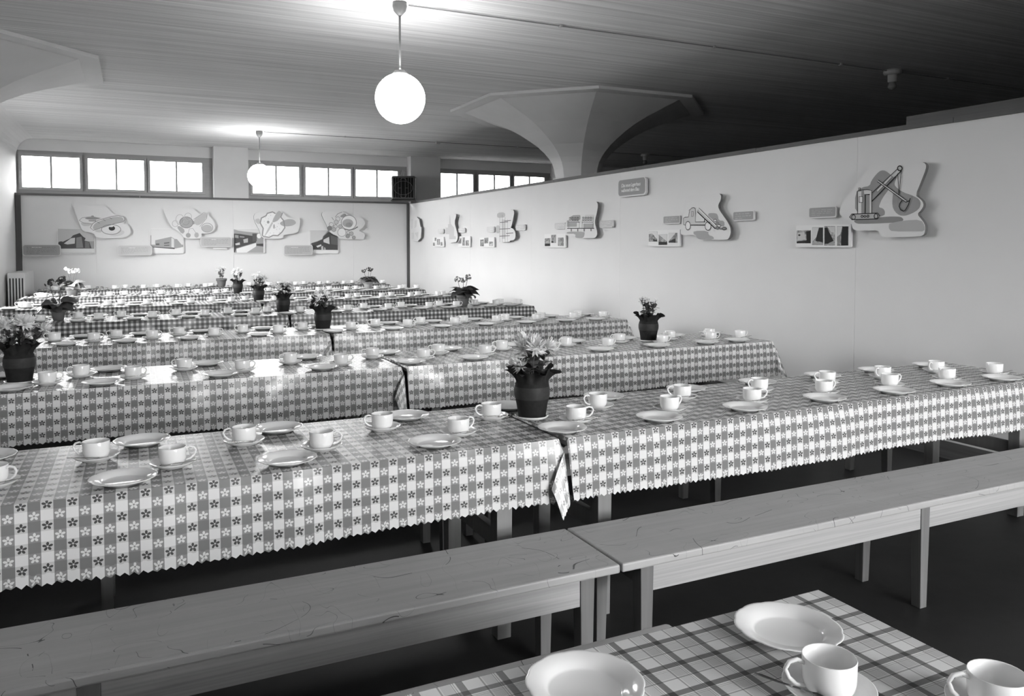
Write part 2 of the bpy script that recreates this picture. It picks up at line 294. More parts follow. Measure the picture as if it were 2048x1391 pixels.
# ------------------------------------------------------------------ picture boards: outlines and prints in metres on the wall
ART = [
{'key': 'picture_board','label': 'large cut-out board with drawn excavator and bucket on right wall','cat': 'picture board','wall': 'R','u': -4.13,'v': 1.806,'off': 0.066,'th': 0.028,'o': [(-0.05,0.263),(-0.017,0.267),(0.039,0.268),(0.12,0.266),(0.202,0.264),(0.284,0.26),(0.333,0.257),(0.347,0.254),(0.359,0.247),(0.368,0.237),(0.371,0.226),(0.37,0.212),(0.361,0.184),(0.343,0.142),(0.324,0.097),(0.302,0.049),(0.3,0.02),(0.317,0.009),(0.333,-0.004),(0.346,-0.017),(0.354,-0.031),(0.357,-0.044),(0.354,-0.058),(0.344,-0.073),(0.332,-0.087),(0.316,-0.101),(0.318,-0.117),(0.337,-0.137),(0.353,-0.155),(0.365,-0.171),(0.372,-0.185),(0.374,-0.198),(0.375,-0.213),(0.373,-0.231),(0.369,-0.245),(0.362,-0.254),(0.35,-0.26),(0.335,-0.264),(0.288,-0.267),(0.211,-0.269),(0.137,-0.269),(0.066,-0.268),(0.023,-0.265),(0.008,-0.258),(-0.001,-0.245),(-0.004,-0.227),(-0.033,-0.217),(-0.087,-0.217),(-0.139,-0.216),(-0.19,-0.216),(-0.223,-0.212),(-0.238,-0.204),(-0.249,-0.19),(-0.255,-0.169),(-0.262,-0.153),(-0.271,-0.143),(-0.292,-0.131),(-0.326,-0.117),(-0.35,-0.104),(-0.364,-0.092),(-0.372,-0.078),(-0.375,-0.06),(-0.368,-0.039),(-0.353,-0.014),(-0.323,0.023),(-0.278,0.071),(-0.238,0.118),(-0.201,0.163),(-0.167,0.2),(-0.134,0.227),(-0.105,0.246),(-0.079,0.256)],'r': 0,'it': [('p',0.58,[(-0.213,0.086),(-0.183,0.104),(-0.15,0.114),(-0.113,0.117),(-0.092,0.128),(-0.086,0.147),(-0.07,0.17),(-0.045,0.196),(-0.023,0.214),(-0.004,0.224),(0.015,0.226),(0.035,0.222),(0.055,0.211),(0.077,0.195),(0.098,0.178),(0.117,0.16),(0.123,0.144),(0.118,0.128),(0.103,0.109),(0.078,0.087),(0.054,0.062),(0.029,0.033),(0.011,0.007),(-0.001,-0.016),(-0.008,-0.033),(-0.009,-0.042),(-0.001,-0.049),(0.016,-0.052),(0.03,-0.06),(0.04,-0.073),(0.043,-0.087),(0.04,-0.103),(0.012,-0.113),(-0.042,-0.117),(-0.108,-0.111),(-0.185,-0.094),(-0.225,-0.045),(-0.227,0.036)]),('p',0.58,[(0.112,0.171),(0.133,0.175),(0.138,0.164),(0.124,0.138),(0.12,0.119),(0.125,0.105),(0.142,0.088),(0.169,0.068),(0.209,0.048),(0.26,0.03),(0.295,0.014),(0.316,0.001),(0.329,-0.012),(0.335,-0.027),(0.334,-0.044),(0.326,-0.064),(0.308,-0.081),(0.279,-0.096),(0.251,-0.106),(0.225,-0.113),(0.199,-0.115),(0.175,-0.112),(0.154,-0.103),(0.135,-0.089),(0.12,-0.071),(0.11,-0.05),(0.105,-0.025),(0.105,0.001),(0.106,0.025),(0.109,0.046),(0.101,0.068),(0.081,0.091),(0.07,0.109),(0.067,0.123),(0.074,0.139),(0.092,0.159)]),('p',0.52,[(-0.174,-0.127),(-0.052,-0.121),(0.033,-0.118),(0.083,-0.117),(0.125,-0.118),(0.159,-0.12),(0.182,-0.125),(0.194,-0.134),(0.199,-0.142),(0.196,-0.149),(0.181,-0.156),(0.154,-0.16),(0.109,-0.163),(0.047,-0.164),(-0.033,-0.165),(-0.132,-0.165),(-0.192,-0.163),(-0.213,-0.158),(-0.227,-0.15),(-0.234,-0.137)]),('p',0.68,[(0.115,-0.162),(0.176,-0.153),(0.24,-0.148),(0.308,-0.147),(0.349,-0.158),(0.363,-0.179),(0.371,-0.199),(0.372,-0.22),(0.352,-0.23),(0.311,-0.229),(0.247,-0.228),(0.157,-0.227),(0.103,-0.222),(0.089,-0.214),(0.081,-0.203),(0.079,-0.189),(0.08,-0.178),(0.083,-0.17)]),('p',0.85,[(-0.201,0.081),(-0.197,-0.087),(-0.167,-0.088),(-0.171,0.085)]),('p',0.85,[(-0.147,0.089),(-0.143,0.061),(-0.094,0.058),(-0.09,-0.091),(-0.074,-0.091),(-0.078,0.084),(-0.114,0.091)]),('p',0.7,[(-0.255,-0.087),(-0.019,-0.088),(0.002,-0.11),(-0.018,-0.131),(-0.251,-0.13),(-0.274,-0.109)]),('p',0.9,[(-0.188,0.044),(-0.156,0.042),(-0.155,-0.002),(-0.187,-0.001)]),('l',0.12,0.0027,[(-0.201,-0.087),(-0.205,0.086),(-0.164,0.093),(-0.114,0.092),(-0.075,0.083),(-0.071,-0.091)]),('l',0.1,0.0049,[(-0.13,-0.089),(-0.133,0.055),(-0.092,0.055)]),('l',0.12,0.0033,[(-0.188,0.044),(-0.156,0.042),(-0.155,-0.002),(-0.187,-0.001),(-0.188,0.044)]),('l',0.12,0.0027,[(-0.191,0.086),(-0.192,0.111),(-0.18,0.111),(-0.179,0.085)]),('l',0.12,0.0038,[(-0.255,-0.087),(-0.019,-0.088),(0.002,-0.11),(-0.018,-0.131),(-0.251,-0.13),(-0.274,-0.109),(-0.255,-0.087)]),('l',0.12,0.0033,[(-0.219,-0.111),(-0.219,-0.117),(-0.222,-0.123),(-0.227,-0.127),(-0.233,-0.128),(-0.239,-0.128),(-0.245,-0.126),(-0.25,-0.122),(-0.253,-0.116),(-0.254,-0.11),(-0.253,-0.104),(-0.25,-0.099),(-0.246,-0.095),(-0.24,-0.093),(-0.234,-0.093),(-0.228,-0.095),(-0.223,-0.1),(-0.22,-0.105),(-0.219,-0.111)]),('l',0.12,0.0033,[(-0.016,-0.111),(-0.017,-0.117),(-0.019,-0.122),(-0.024,-0.126),(-0.029,-0.128),(-0.035,-0.128),(-0.041,-0.125),(-0.045,-0.121),(-0.048,-0.116),(-0.049,-0.11),(-0.048,-0.104),(-0.046,-0.099),(-0.041,-0.095),(-0.036,-0.093),(-0.03,-0.093),(-0.024,-0.096),(-0.02,-0.1),(-0.017,-0.105),(-0.016,-0.111)]),('l',0.12,0.0027,[(-0.148,-0.108),(-0.149,-0.111),(-0.15,-0.114),(-0.153,-0.116),(-0.156,-0.116),(-0.159,-0.116),(-0.162,-0.115),(-0.165,-0.113),(-0.166,-0.111),(-0.167,-0.108),(-0.167,-0.105),(-0.165,-0.103),(-0.163,-0.101),(-0.159,-0.1),(-0.156,-0.1),(-0.153,-0.101),(-0.151,-0.103),(-0.149,-0.106),(-0.148,-0.108)]),('l',0.12,0.0027,[(-0.122,-0.108),(-0.122,-0.111),(-0.124,-0.113),(-0.126,-0.115),(-0.129,-0.116),(-0.132,-0.116),(-0.135,-0.115),(-0.138,-0.113),(-0.14,-0.11),(-0.14,-0.108),(-0.14,-0.105),(-0.138,-0.102),(-0.136,-0.101),(-0.133,-0.1),(-0.13,-0.1),(-0.126,-0.101),(-0.124,-0.103),(-0.122,-0.105),(-0.122,-0.108)]),('l',0.12,0.0027,[(-0.094,-0.108),(-0.094,-0.111),(-0.096,-0.113),(-0.098,-0.115),(-0.101,-0.116),(-0.105,-0.116),(-0.108,-0.115),(-0.11,-0.113),(-0.112,-0.11),(-0.112,-0.107),(-0.112,-0.105),(-0.11,-0.102),(-0.108,-0.1),(-0.105,-0.099),(-0.102,-0.1),(-0.099,-0.101),(-0.096,-0.103),(-0.094,-0.105),(-0.094,-0.108)]),('l',0.1,0.0049,[(-0.073,-0.001),(0.18,0.211)]),('l',0.12,0.0027,[(-0.071,0.065),(0.148,0.227)]),('l',0.85,0.0077,[(-0.023,0.076),(0.095,0.175)]),('l',0.1,0.0049,[(0.185,0.226),(0.184,0.22),(0.18,0.216),(0.175,0.212),(0.169,0.211),(0.162,0.211),(0.156,0.214),(0.151,0.218),(0.147,0.224),(0.146,0.229),(0.147,0.235),(0.15,0.24),(0.155,0.243),(0.162,0.245),(0.168,0.244),(0.175,0.241),(0.18,0.237),(0.183,0.232),(0.185,0.226)]),('l',0.85,0.0088,[(-0.021,0.152),(0.227,-0.013)]),('l',0.12,0.0022,[(-0.018,0.157),(0.23,-0.009)]),('l',0.12,0.0022,[(-0.024,0.147),(0.221,-0.019)]),('l',0.12,0.0022,[(0.149,0.192),(0.164,0.035)]),('l',0.12,0.0022,[(0.179,0.206),(0.164,0.035)]),('l',0.1,0.0044,[(0.191,-0.003),(0.173,-0.026),(0.168,-0.047),(0.18,-0.071),(0.205,-0.083),(0.219,-0.075),(0.245,-0.035),(0.257,0.008),(0.248,-0.011),(0.221,-0.018)])],'ph': [],'text': None,'tone': 0.9},
{'key': 'caption_board','label': 'grey caption board left of the excavator drawing on right wall','cat': 'sign','wall': 'R','u': -4.702,'v': 1.743,'off': 0.036,'th': 0.018,'o': [(-0.142,0.044),(0.142,0.044),(0.142,-0.044),(-0.142,-0.044)],'r': 0.02,'it': [],'ph': [],'text': ('light',4,0.6),'tone': 0.85},
{'key': 'photo_board','label': 'white board with four dark photographs below excavator drawing','cat': 'photo board','wall': 'R','u': -4.702,'v': 1.553,'off': 0.035,'th': 0.02,'o': [(-0.284,0.091),(0.284,0.091),(0.284,-0.091),(-0.284,-0.091)],'r': 0.012,'it': [],'ph': [([(-0.275,0.05),(-0.121,0.051),(-0.119,-0.059),(-0.273,-0.059)],0,[('p',0.75,[(-0.268,0.03),(-0.188,0.035),(-0.179,-0.026),(-0.267,-0.038)]),('p',0.12,[(-0.172,0.041),(-0.122,0.046),(-0.12,-0.056),(-0.271,-0.057),(-0.271,-0.044),(-0.163,-0.032)]),('p',0.12,[(-0.231,0.01),(-0.231,0.008),(-0.234,0.005),(-0.237,0.004),(-0.241,0.003),(-0.246,0.003),(-0.25,0.004),(-0.254,0.006),(-0.256,0.008),(-0.257,0.01),(-0.256,0.013),(-0.254,0.015),(-0.25,0.017),(-0.246,0.018),(-0.242,0.017),(-0.237,0.017),(-0.234,0.015),(-0.232,0.013)])]),([(-0.106,0.073),(0.007,0.071),(0.01,-0.073),(-0.103,-0.073)],0,[('p',0.8,[(-0.104,0.07),(-0.037,0.069),(-0.062,-0.009),(-0.101,-0.044)]),('p',0.15,[(-0.033,0.069),(0.005,0.068),(0.008,-0.051),(-0.069,-0.038)]),('p',0.6,[(-0.1,-0.05),(0.0,-0.051),(-0.03,-0.071),(-0.099,-0.071)])]),([(0.02,0.081),(0.129,0.078),(0.132,-0.076),(0.023,-0.077)],0,[('p',0.75,[(0.05,0.076),(0.127,0.074),(0.128,0.025),(0.088,0.031)]),('p',0.12,[(0.024,0.067),(0.05,0.067),(0.127,-0.057),(0.027,-0.063)]),('p',0.6,[(0.068,-0.057),(0.119,-0.039),(0.127,-0.071),(0.076,-0.073)])]),([(0.148,0.077),(0.26,0.074),(0.261,-0.077),(0.151,-0.079)],0,[('p',0.8,[(0.15,0.074),(0.2,0.073),(0.183,0.012),(0.152,-0.005)]),('p',0.1,[(0.203,0.073),(0.258,0.071),(0.26,-0.076),(0.192,-0.076),(0.191,0.001)]),('p',0.5,[(0.155,-0.016),(0.183,0.007),(0.184,-0.045),(0.156,-0.069)])])],'text': None,'tone': 0.9},
{'key': 'picture_board','label': 'cut-out board with drawn tipper truck shedding stones on right wall','cat': 'picture board','wall': 'R','u': -6.133,'v': 1.751,'off': 0.066,'th': 0.028,'o': [(-0.27,0.207),(-0.256,0.215),(-0.234,0.22),(-0.201,0.221),(-0.141,0.221),(-0.051,0.219),(0.045,0.218),(0.147,0.217),(0.206,0.214),(0.22,0.209),(0.23,0.2),(0.234,0.188),(0.234,0.173),(0.23,0.157),(0.221,0.141),(0.207,0.125),(0.199,0.11),(0.197,0.096),(0.201,0.081),(0.212,0.064),(0.232,0.041),(0.262,0.012),(0.291,-0.016),(0.32,-0.044),(0.342,-0.07),(0.359,-0.092),(0.369,-0.113),(0.373,-0.132),(0.374,-0.151),(0.37,-0.17),(0.362,-0.187),(0.351,-0.204),(0.339,-0.214),(0.327,-0.219),(0.283,-0.221),(0.209,-0.222),(0.118,-0.221),(0.01,-0.22),(-0.059,-0.217),(-0.091,-0.211),(-0.113,-0.199),(-0.127,-0.18),(-0.187,-0.17),(-0.294,-0.169),(-0.354,-0.166),(-0.368,-0.161),(-0.373,-0.147),(-0.369,-0.123),(-0.361,-0.072),(-0.351,0.008),(-0.338,0.078),(-0.322,0.14),(-0.305,0.178),(-0.286,0.195)],'r': 0,'it': [('p',0.62,[(0.06,0.032),(0.075,0.036),(0.104,0.036),(0.147,0.033),(0.174,0.027),(0.187,0.017),(0.197,-0.001),(0.203,-0.026),(0.226,-0.04),(0.266,-0.042),(0.286,-0.057),(0.289,-0.083),(0.277,-0.096),(0.25,-0.095),(0.205,-0.076),(0.142,-0.038),(0.095,-0.012),(0.067,0.003),(0.053,0.016),(0.053,0.026)]),('p',0.62,[(-0.11,-0.131),(0.001,-0.132),(0.057,-0.144),(0.059,-0.165),(0.078,-0.179),(0.112,-0.185),(0.133,-0.195),(0.142,-0.211),(0.1,-0.218),(0.005,-0.218),(-0.059,-0.215),(-0.091,-0.209),(-0.113,-0.197),(-0.127,-0.179),(-0.142,-0.169),(-0.158,-0.166),(-0.166,-0.156),(-0.166,-0.138)]),('p',0.78,[(-0.326,-0.0),(-0.246,0.009),(-0.229,0.073),(-0.193,0.097),(-0.147,0.093),(-0.136,-0.041),(0.006,-0.047),(0.007,-0.076),(-0.218,-0.071),(-0.325,-0.068)]),('p',0.75,[(-0.102,0.062),(-0.084,0.093),(0.178,-0.082),(0.166,-0.107)]),('p',0.9,[(-0.082,0.09),(-0.066,0.081),(0.178,-0.085),(0.172,-0.096),(-0.093,0.078)]),('p',0.9,[(-0.216,-0.078),(-0.218,-0.092),(-0.224,-0.104),(-0.234,-0.113),(-0.246,-0.118),(-0.258,-0.118),(-0.271,-0.113),(-0.281,-0.103),(-0.287,-0.091),(-0.29,-0.077),(-0.288,-0.062),(-0.282,-0.05),(-0.272,-0.041),(-0.26,-0.037),(-0.247,-0.037),(-0.235,-0.042),(-0.225,-0.052),(-0.218,-0.064)]),('p',0.9,[(0.096,-0.089),(0.094,-0.102),(0.087,-0.114),(0.076,-0.123),(0.062,-0.127),(0.048,-0.127),(0.034,-0.122),(0.023,-0.113),(0.016,-0.101),(0.013,-0.087),(0.015,-0.074),(0.022,-0.062),(0.033,-0.053),(0.047,-0.049),(0.061,-0.049),(0.075,-0.054),(0.086,-0.063),(0.093,-0.075)]),('l',0.15,0.0035,[(-0.292,-0.069),(-0.325,-0.065),(-0.326,-0.0),(-0.302,0.008),(-0.246,0.009),(-0.233,0.067),(-0.24,0.073),(-0.193,0.097),(-0.165,0.1),(-0.142,0.089),(-0.138,0.069),(-0.136,-0.044),(0.015,-0.047)]),('l',0.2,0.0029,[(-0.197,0.063),(-0.169,0.062),(-0.173,0.013),(-0.199,0.013),(-0.197,0.063)]),('l',0.12,0.0053,[(-0.213,-0.072),(0.011,-0.077)]),('l',0.15,0.0041,[(-0.214,-0.078),(-0.216,-0.093),(-0.222,-0.105),(-0.233,-0.114),(-0.245,-0.119),(-0.259,-0.119),(-0.272,-0.114),(-0.282,-0.104),(-0.289,-0.091),(-0.292,-0.076),(-0.29,-0.062),(-0.283,-0.049),(-0.273,-0.04),(-0.26,-0.036),(-0.246,-0.036),(-0.234,-0.041),(-0.223,-0.051),(-0.216,-0.064),(-0.214,-0.078)]),('l',0.15,0.0041,[(0.098,-0.089),(0.095,-0.103),(0.088,-0.115),(0.077,-0.124),(0.063,-0.128),(0.048,-0.128),(0.034,-0.123),(0.022,-0.114),(0.014,-0.101),(0.011,-0.087),(0.014,-0.073),(0.021,-0.061),(0.032,-0.052),(0.047,-0.048),(0.062,-0.048),(0.076,-0.053),(0.087,-0.063),(0.095,-0.075),(0.098,-0.089)]),('l',0.15,0.0029,[(-0.106,0.056),(-0.084,0.093),(0.18,-0.084),(0.163,-0.116)]),('l',0.1,0.0064,[(-0.106,0.055),(0.162,-0.115)]),('l',0.12,0.0059,[(0.006,-0.022),(-0.003,-0.047)]),('p',0.85,[(0.182,-0.038),(0.18,-0.042),(0.177,-0.046),(0.171,-0.048),(0.164,-0.05),(0.157,-0.049),(0.15,-0.048),(0.144,-0.045),(0.141,-0.041),(0.139,-0.037),(0.141,-0.033),(0.144,-0.029),(0.15,-0.026),(0.157,-0.025),(0.164,-0.025),(0.171,-0.027),(0.176,-0.03),(0.18,-0.034)]),('p',0.5,[(0.208,-0.064),(0.207,-0.068),(0.203,-0.072),(0.197,-0.075),(0.19,-0.076),(0.183,-0.076),(0.175,-0.074),(0.17,-0.071),(0.166,-0.067),(0.164,-0.063),(0.166,-0.058),(0.169,-0.054),(0.175,-0.051),(0.182,-0.05),(0.19,-0.05),(0.197,-0.052),(0.203,-0.055),(0.206,-0.059)]),('p',0.85,[(0.239,-0.089),(0.238,-0.093),(0.234,-0.097),(0.228,-0.1),(0.22,-0.101),(0.212,-0.101),(0.204,-0.099),(0.198,-0.096),(0.194,-0.092),(0.192,-0.088),(0.194,-0.084),(0.198,-0.081),(0.204,-0.078),(0.211,-0.077),(0.22,-0.077),(0.227,-0.078),(0.233,-0.081),(0.237,-0.085)]),('p',0.5,[(0.22,-0.108),(0.219,-0.112),(0.215,-0.116),(0.208,-0.119),(0.2,-0.12),(0.191,-0.12),(0.183,-0.118),(0.176,-0.115),(0.172,-0.112),(0.17,-0.107),(0.172,-0.103),(0.176,-0.1),(0.182,-0.097),(0.191,-0.096),(0.199,-0.096),(0.208,-0.097),(0.214,-0.1),(0.219,-0.104)]),('p',0.5,[(0.262,-0.116),(0.26,-0.12),(0.257,-0.123),(0.252,-0.125),(0.245,-0.126),(0.238,-0.126),(0.231,-0.124),(0.225,-0.122),(0.222,-0.119),(0.22,-0.115),(0.222,-0.112),(0.225,-0.109),(0.231,-0.107),(0.237,-0.106),(0.244,-0.106),(0.251,-0.107),(0.257,-0.11),(0.26,-0.113)]),('p',0.5,[(0.321,-0.116),(0.32,-0.12),(0.315,-0.124),(0.307,-0.127),(0.298,-0.129),(0.288,-0.129),(0.279,-0.127),(0.271,-0.124),(0.266,-0.119),(0.264,-0.115),(0.266,-0.11),(0.271,-0.106),(0.278,-0.103),(0.288,-0.102),(0.298,-0.102),(0.307,-0.104),(0.314,-0.107),(0.319,-0.111)]),('l',0.2,0.0029,[(0.182,-0.038),(0.18,-0.042),(0.177,-0.046),(0.171,-0.048),(0.164,-0.05),(0.157,-0.049),(0.15,-0.048),(0.144,-0.045),(0.141,-0.041),(0.139,-0.037),(0.141,-0.033),(0.144,-0.029),(0.15,-0.026),(0.157,-0.025),(0.164,-0.025),(0.171,-0.027),(0.176,-0.03),(0.18,-0.034),(0.182,-0.038)]),('l',0.2,0.0029,[(0.239,-0.089),(0.238,-0.093),(0.234,-0.097),(0.228,-0.1),(0.22,-0.101),(0.212,-0.101),(0.204,-0.099),(0.198,-0.096),(0.194,-0.092),(0.192,-0.088),(0.194,-0.084),(0.198,-0.081),(0.204,-0.078),(0.211,-0.077),(0.22,-0.077),(0.227,-0.078),(0.233,-0.081),(0.237,-0.085),(0.239,-0.089)]),('l',0.2,0.0029,[(0.22,-0.108),(0.219,-0.112),(0.215,-0.116),(0.208,-0.119),(0.2,-0.12),(0.191,-0.12),(0.183,-0.118),(0.176,-0.115),(0.172,-0.112),(0.17,-0.107),(0.172,-0.103),(0.176,-0.1),(0.182,-0.097),(0.191,-0.096),(0.199,-0.096),(0.208,-0.097),(0.214,-0.1),(0.219,-0.104),(0.22,-0.108)]),('l',0.2,0.0029,[(0.321,-0.116),(0.32,-0.12),(0.315,-0.124),(0.307,-0.127),(0.298,-0.129),(0.288,-0.129),(0.279,-0.127),(0.271,-0.124),(0.266,-0.119),(0.264,-0.115),(0.266,-0.11),(0.271,-0.106),(0.278,-0.103),(0.288,-0.102),(0.298,-0.102),(0.307,-0.104),(0.314,-0.107),(0.319,-0.111),(0.321,-0.116)])],'ph': [],'text': None,'tone': 0.9},
{'key': 'caption_board','label': 'small grey caption board just left of the truck drawing','cat': 'sign','wall': 'R','u': -6.696,'v': 1.74,'off': 0.036,'th': 0.018,'o': [(-0.142,0.042),(0.142,0.042),(0.142,-0.042),(-0.142,-0.042)],'r': 0.02,'it': [],'ph': [],'text': ('light',3,0.62),'tone': 0.85},
{'key': 'caption_board','label': 'small grey caption board just right of the truck drawing','cat': 'sign','wall': 'R','u': -5.624,'v': 1.745,'off': 0.036,'th': 0.018,'o': [(-0.138,0.043),(0.138,0.043),(0.138,-0.043),(-0.138,-0.043)],'r': 0.02,'it': [],'ph': [],'text': ('light',3,0.6),'tone': 0.85},
{'key': 'photo_board','label': 'white board with three street photographs below truck drawing','cat': 'photo board','wall': 'R','u': -6.832,'v': 1.552,'off': 0.035,'th': 0.02,'o': [(-0.275,0.087),(0.275,0.087),(0.275,-0.087),(-0.275,-0.087)],'r': 0.012,'it': [],'ph': [([(-0.266,0.074),(-0.111,0.073),(-0.11,-0.035),(-0.264,-0.035)],0,[('p',0.85,[(-0.264,0.072),(-0.113,0.071),(-0.112,-0.011),(-0.203,0.053),(-0.263,0.047)]),('p',0.2,[(-0.192,-0.004),(-0.112,-0.02),(-0.112,-0.033),(-0.181,-0.033)])]),([(-0.089,0.039),(0.062,0.043),(0.063,-0.07),(-0.088,-0.072)],0,[('p',0.8,[(-0.082,0.037),(0.06,0.041),(0.061,-0.034)]),('p',0.15,[(-0.086,-0.036),(0.061,-0.04),(0.061,-0.069),(-0.086,-0.07)])]),([(0.087,0.055),(0.235,0.054),(0.236,-0.049),(0.088,-0.048)],0,[('p',0.82,[(0.089,0.054),(0.205,0.052),(0.09,-0.031)]),('p',0.15,[(0.093,-0.034),(0.206,-0.001),(0.207,-0.047),(0.093,-0.044)])])],'text': None,'tone': 0.9},
{'key': 'title_board','label': 'grey title board with two lines of white German lettering','cat': 'sign','wall': 'R','u': -7.415,'v': 2.123,'off': 0.045,'th': 0.025,'o': [(-0.272,0.098),(0.272,0.098),(0.272,-0.098),(-0.272,-0.098)],'r': 0.045,'it': [],'ph': [],'text': ('title',2,0.58),'tone': 0.85},
{'key': 'picture_board','label': 'wavy-edged board with drawn vaulted roofs on columns','cat': 'picture board','wall': 'R','u': -8.493,'v': 1.784,'off': 0.066,'th': 0.028,'o': [(-0.296,0.216),(-0.263,0.22),(-0.19,0.221),(-0.077,0.22),(0.071,0.219),(0.254,0.218),(0.356,0.214),(0.375,0.208),(0.389,0.194),(0.396,0.173),(0.394,0.144),(0.382,0.106),(0.367,0.066),(0.347,0.026),(0.337,-0.007),(0.334,-0.033),(0.339,-0.058),(0.352,-0.081),(0.364,-0.106),(0.377,-0.132),(0.382,-0.156),(0.38,-0.176),(0.369,-0.194),(0.349,-0.21),(0.32,-0.218),(0.28,-0.221),(0.183,-0.221),(0.028,-0.22),(-0.065,-0.217),(-0.097,-0.213),(-0.12,-0.205),(-0.134,-0.194),(-0.197,-0.188),(-0.31,-0.185),(-0.375,-0.18),(-0.392,-0.171),(-0.399,-0.152),(-0.396,-0.121),(-0.391,-0.078),(-0.382,-0.023),(-0.37,0.039),(-0.354,0.107),(-0.337,0.159),(-0.321,0.196)],'r': 0,'it': [('p',0.62,[(-0.195,0.072),(-0.085,0.072),(-0.025,0.069),(-0.014,0.062),(-0.01,0.044),(-0.013,0.014),(-0.076,0.002),(-0.203,0.005),(-0.263,0.023),(-0.255,0.056)]),('p',0.62,[(-0.35,0.009),(-0.3,0.013),(-0.306,-0.02),(-0.099,-0.025),(-0.098,-0.073),(-0.35,-0.071)]),('p',0.62,[(0.06,-0.039),(0.303,-0.043),(0.299,-0.1),(0.065,-0.095)]),('p',0.8,[(0.1,0.068),(0.312,0.063),(0.313,0.006),(0.101,0.012)]),('p',0.62,[(-0.333,-0.138),(-0.288,-0.135),(-0.176,-0.134),(0.0,-0.137),(0.088,-0.146),(0.09,-0.16),(0.084,-0.18),(0.069,-0.205),(0.028,-0.217),(-0.037,-0.217),(-0.088,-0.214),(-0.123,-0.21),(-0.136,-0.196),(-0.128,-0.173),(-0.181,-0.161),(-0.296,-0.16),(-0.355,-0.154),(-0.355,-0.145)]),('l',0.2,0.0055,[(-0.344,-0.09),(0.319,-0.103)]),('l',0.3,0.0033,[(-0.3,-0.091),(-0.3,0.002)]),('l',0.3,0.0033,[(-0.034,-0.096),(-0.035,-0.016)]),('l',0.3,0.0033,[(0.034,-0.097),(0.033,-0.018)]),('l',0.3,0.0033,[(0.294,-0.102),(0.293,0.038)]),('l',0.3,0.0038,[(-0.306,-0.014),(-0.024,-0.021)]),('l',0.3,0.0033,[(0.028,-0.023),(0.293,-0.03)]),('l',0.4,0.0132,[(-0.233,-0.092),(-0.233,-0.131)]),('l',0.4,0.0132,[(-0.071,-0.095),(-0.071,-0.133)]),('l',0.4,0.0132,[(0.086,-0.098),(0.086,-0.136)]),('l',0.4,0.0132,[(0.249,-0.102),(0.249,-0.135)]),('l',0.25,0.0044,[(-0.289,0.04),(-0.276,0.045),(-0.262,0.047),(-0.248,0.044),(-0.234,0.039)]),('l',0.25,0.0044,[(-0.289,0.02),(-0.275,0.025),(-0.262,0.026),(-0.248,0.024),(-0.234,0.018)]),('l',0.25,0.0044,[(-0.289,-0.001),(-0.275,0.004),(-0.262,0.006),(-0.248,0.003),(-0.234,-0.003)]),('l',0.25,0.0044,[(-0.223,0.038),(-0.21,0.043),(-0.196,0.045),(-0.183,0.042),(-0.169,0.037)]),('l',0.25,0.0044,[(-0.223,0.018),(-0.21,0.023),(-0.196,0.024),(-0.182,0.022),(-0.169,0.016)]),('l',0.25,0.0044,[(-0.223,-0.003),(-0.209,0.002),(-0.196,0.004),(-0.182,0.001),(-0.169,-0.005)]),('l',0.25,0.0044,[(-0.158,0.036),(-0.145,0.041),(-0.131,0.043),(-0.118,0.04),(-0.104,0.035)]),('l',0.25,0.0044,[(-0.158,0.016),(-0.145,0.021),(-0.131,0.022),(-0.118,0.02),(-0.104,0.014)]),('l',0.25,0.0044,[(-0.158,-0.005),(-0.144,0.0),(-0.131,0.002),(-0.117,-0.001),(-0.104,-0.006)]),('l',0.25,0.0044,[(-0.094,0.034),(-0.08,0.039),(-0.067,0.041),(-0.054,0.038),(-0.04,0.033)]),('l',0.25,0.0044,[(-0.093,0.014),(-0.08,0.019),(-0.067,0.021),(-0.054,0.018),(-0.04,0.012)]),('l',0.25,0.0044,[(-0.093,-0.007),(-0.08,-0.002),(-0.067,0.0),(-0.053,-0.002),(-0.04,-0.008)]),('l',0.25,0.0044,[(0.044,0.033),(0.056,0.038),(0.069,0.039),(0.082,0.037),(0.095,0.031)]),('l',0.25,0.0044,[(0.044,0.013),(0.057,0.017),(0.07,0.019),(0.083,0.017),(0.096,0.011)]),('l',0.25,0.0044,[(0.044,-0.008),(0.057,-0.003),(0.07,-0.001),(0.083,-0.004),(0.096,-0.009)]),('l',0.25,0.0044,[(0.106,0.031),(0.118,0.036),(0.131,0.037),(0.144,0.035),(0.157,0.029)]),('l',0.25,0.0044,[(0.106,0.011),(0.119,0.016),(0.131,0.017),(0.144,0.015),(0.157,0.009)]),('l',0.25,0.0044,[(0.106,-0.009),(0.119,-0.005),(0.132,-0.003),(0.144,-0.005),(0.157,-0.011)]),('l',0.25,0.0044,[(0.167,0.029),(0.18,0.034),(0.192,0.035),(0.205,0.033),(0.218,0.027)]),('l',0.25,0.0044,[(0.167,0.009),(0.18,0.014),(0.193,0.016),(0.205,0.013),(0.218,0.007)]),('l',0.25,0.0044,[(0.167,-0.011),(0.18,-0.006),(0.193,-0.004),(0.205,-0.007),(0.218,-0.012)]),('l',0.25,0.0044,[(0.228,0.027),(0.24,0.032),(0.253,0.034),(0.265,0.031),(0.278,0.025)]),('l',0.25,0.0044,[(0.228,0.007),(0.241,0.012),(0.253,0.014),(0.266,0.011),(0.278,0.006)]),('l',0.25,0.0044,[(0.228,-0.013),(0.241,-0.008),(0.253,-0.006),(0.266,-0.009),(0.278,-0.014)])],'ph': [],'text': None,'tone': 0.9},
{'key': 'caption_board','label': 'pale caption board left of the vaulted roofs drawing','cat': 'sign','wall': 'R','u': -9.084,'v': 1.73,'off': 0.036,'th': 0.018,'o': [(-0.143,0.041),(0.143,0.041),(0.143,-0.041),(-0.143,-0.041)],'r': 0.02,'it': [],'ph': [],'text': ('light',3,0.78),'tone': 0.85},
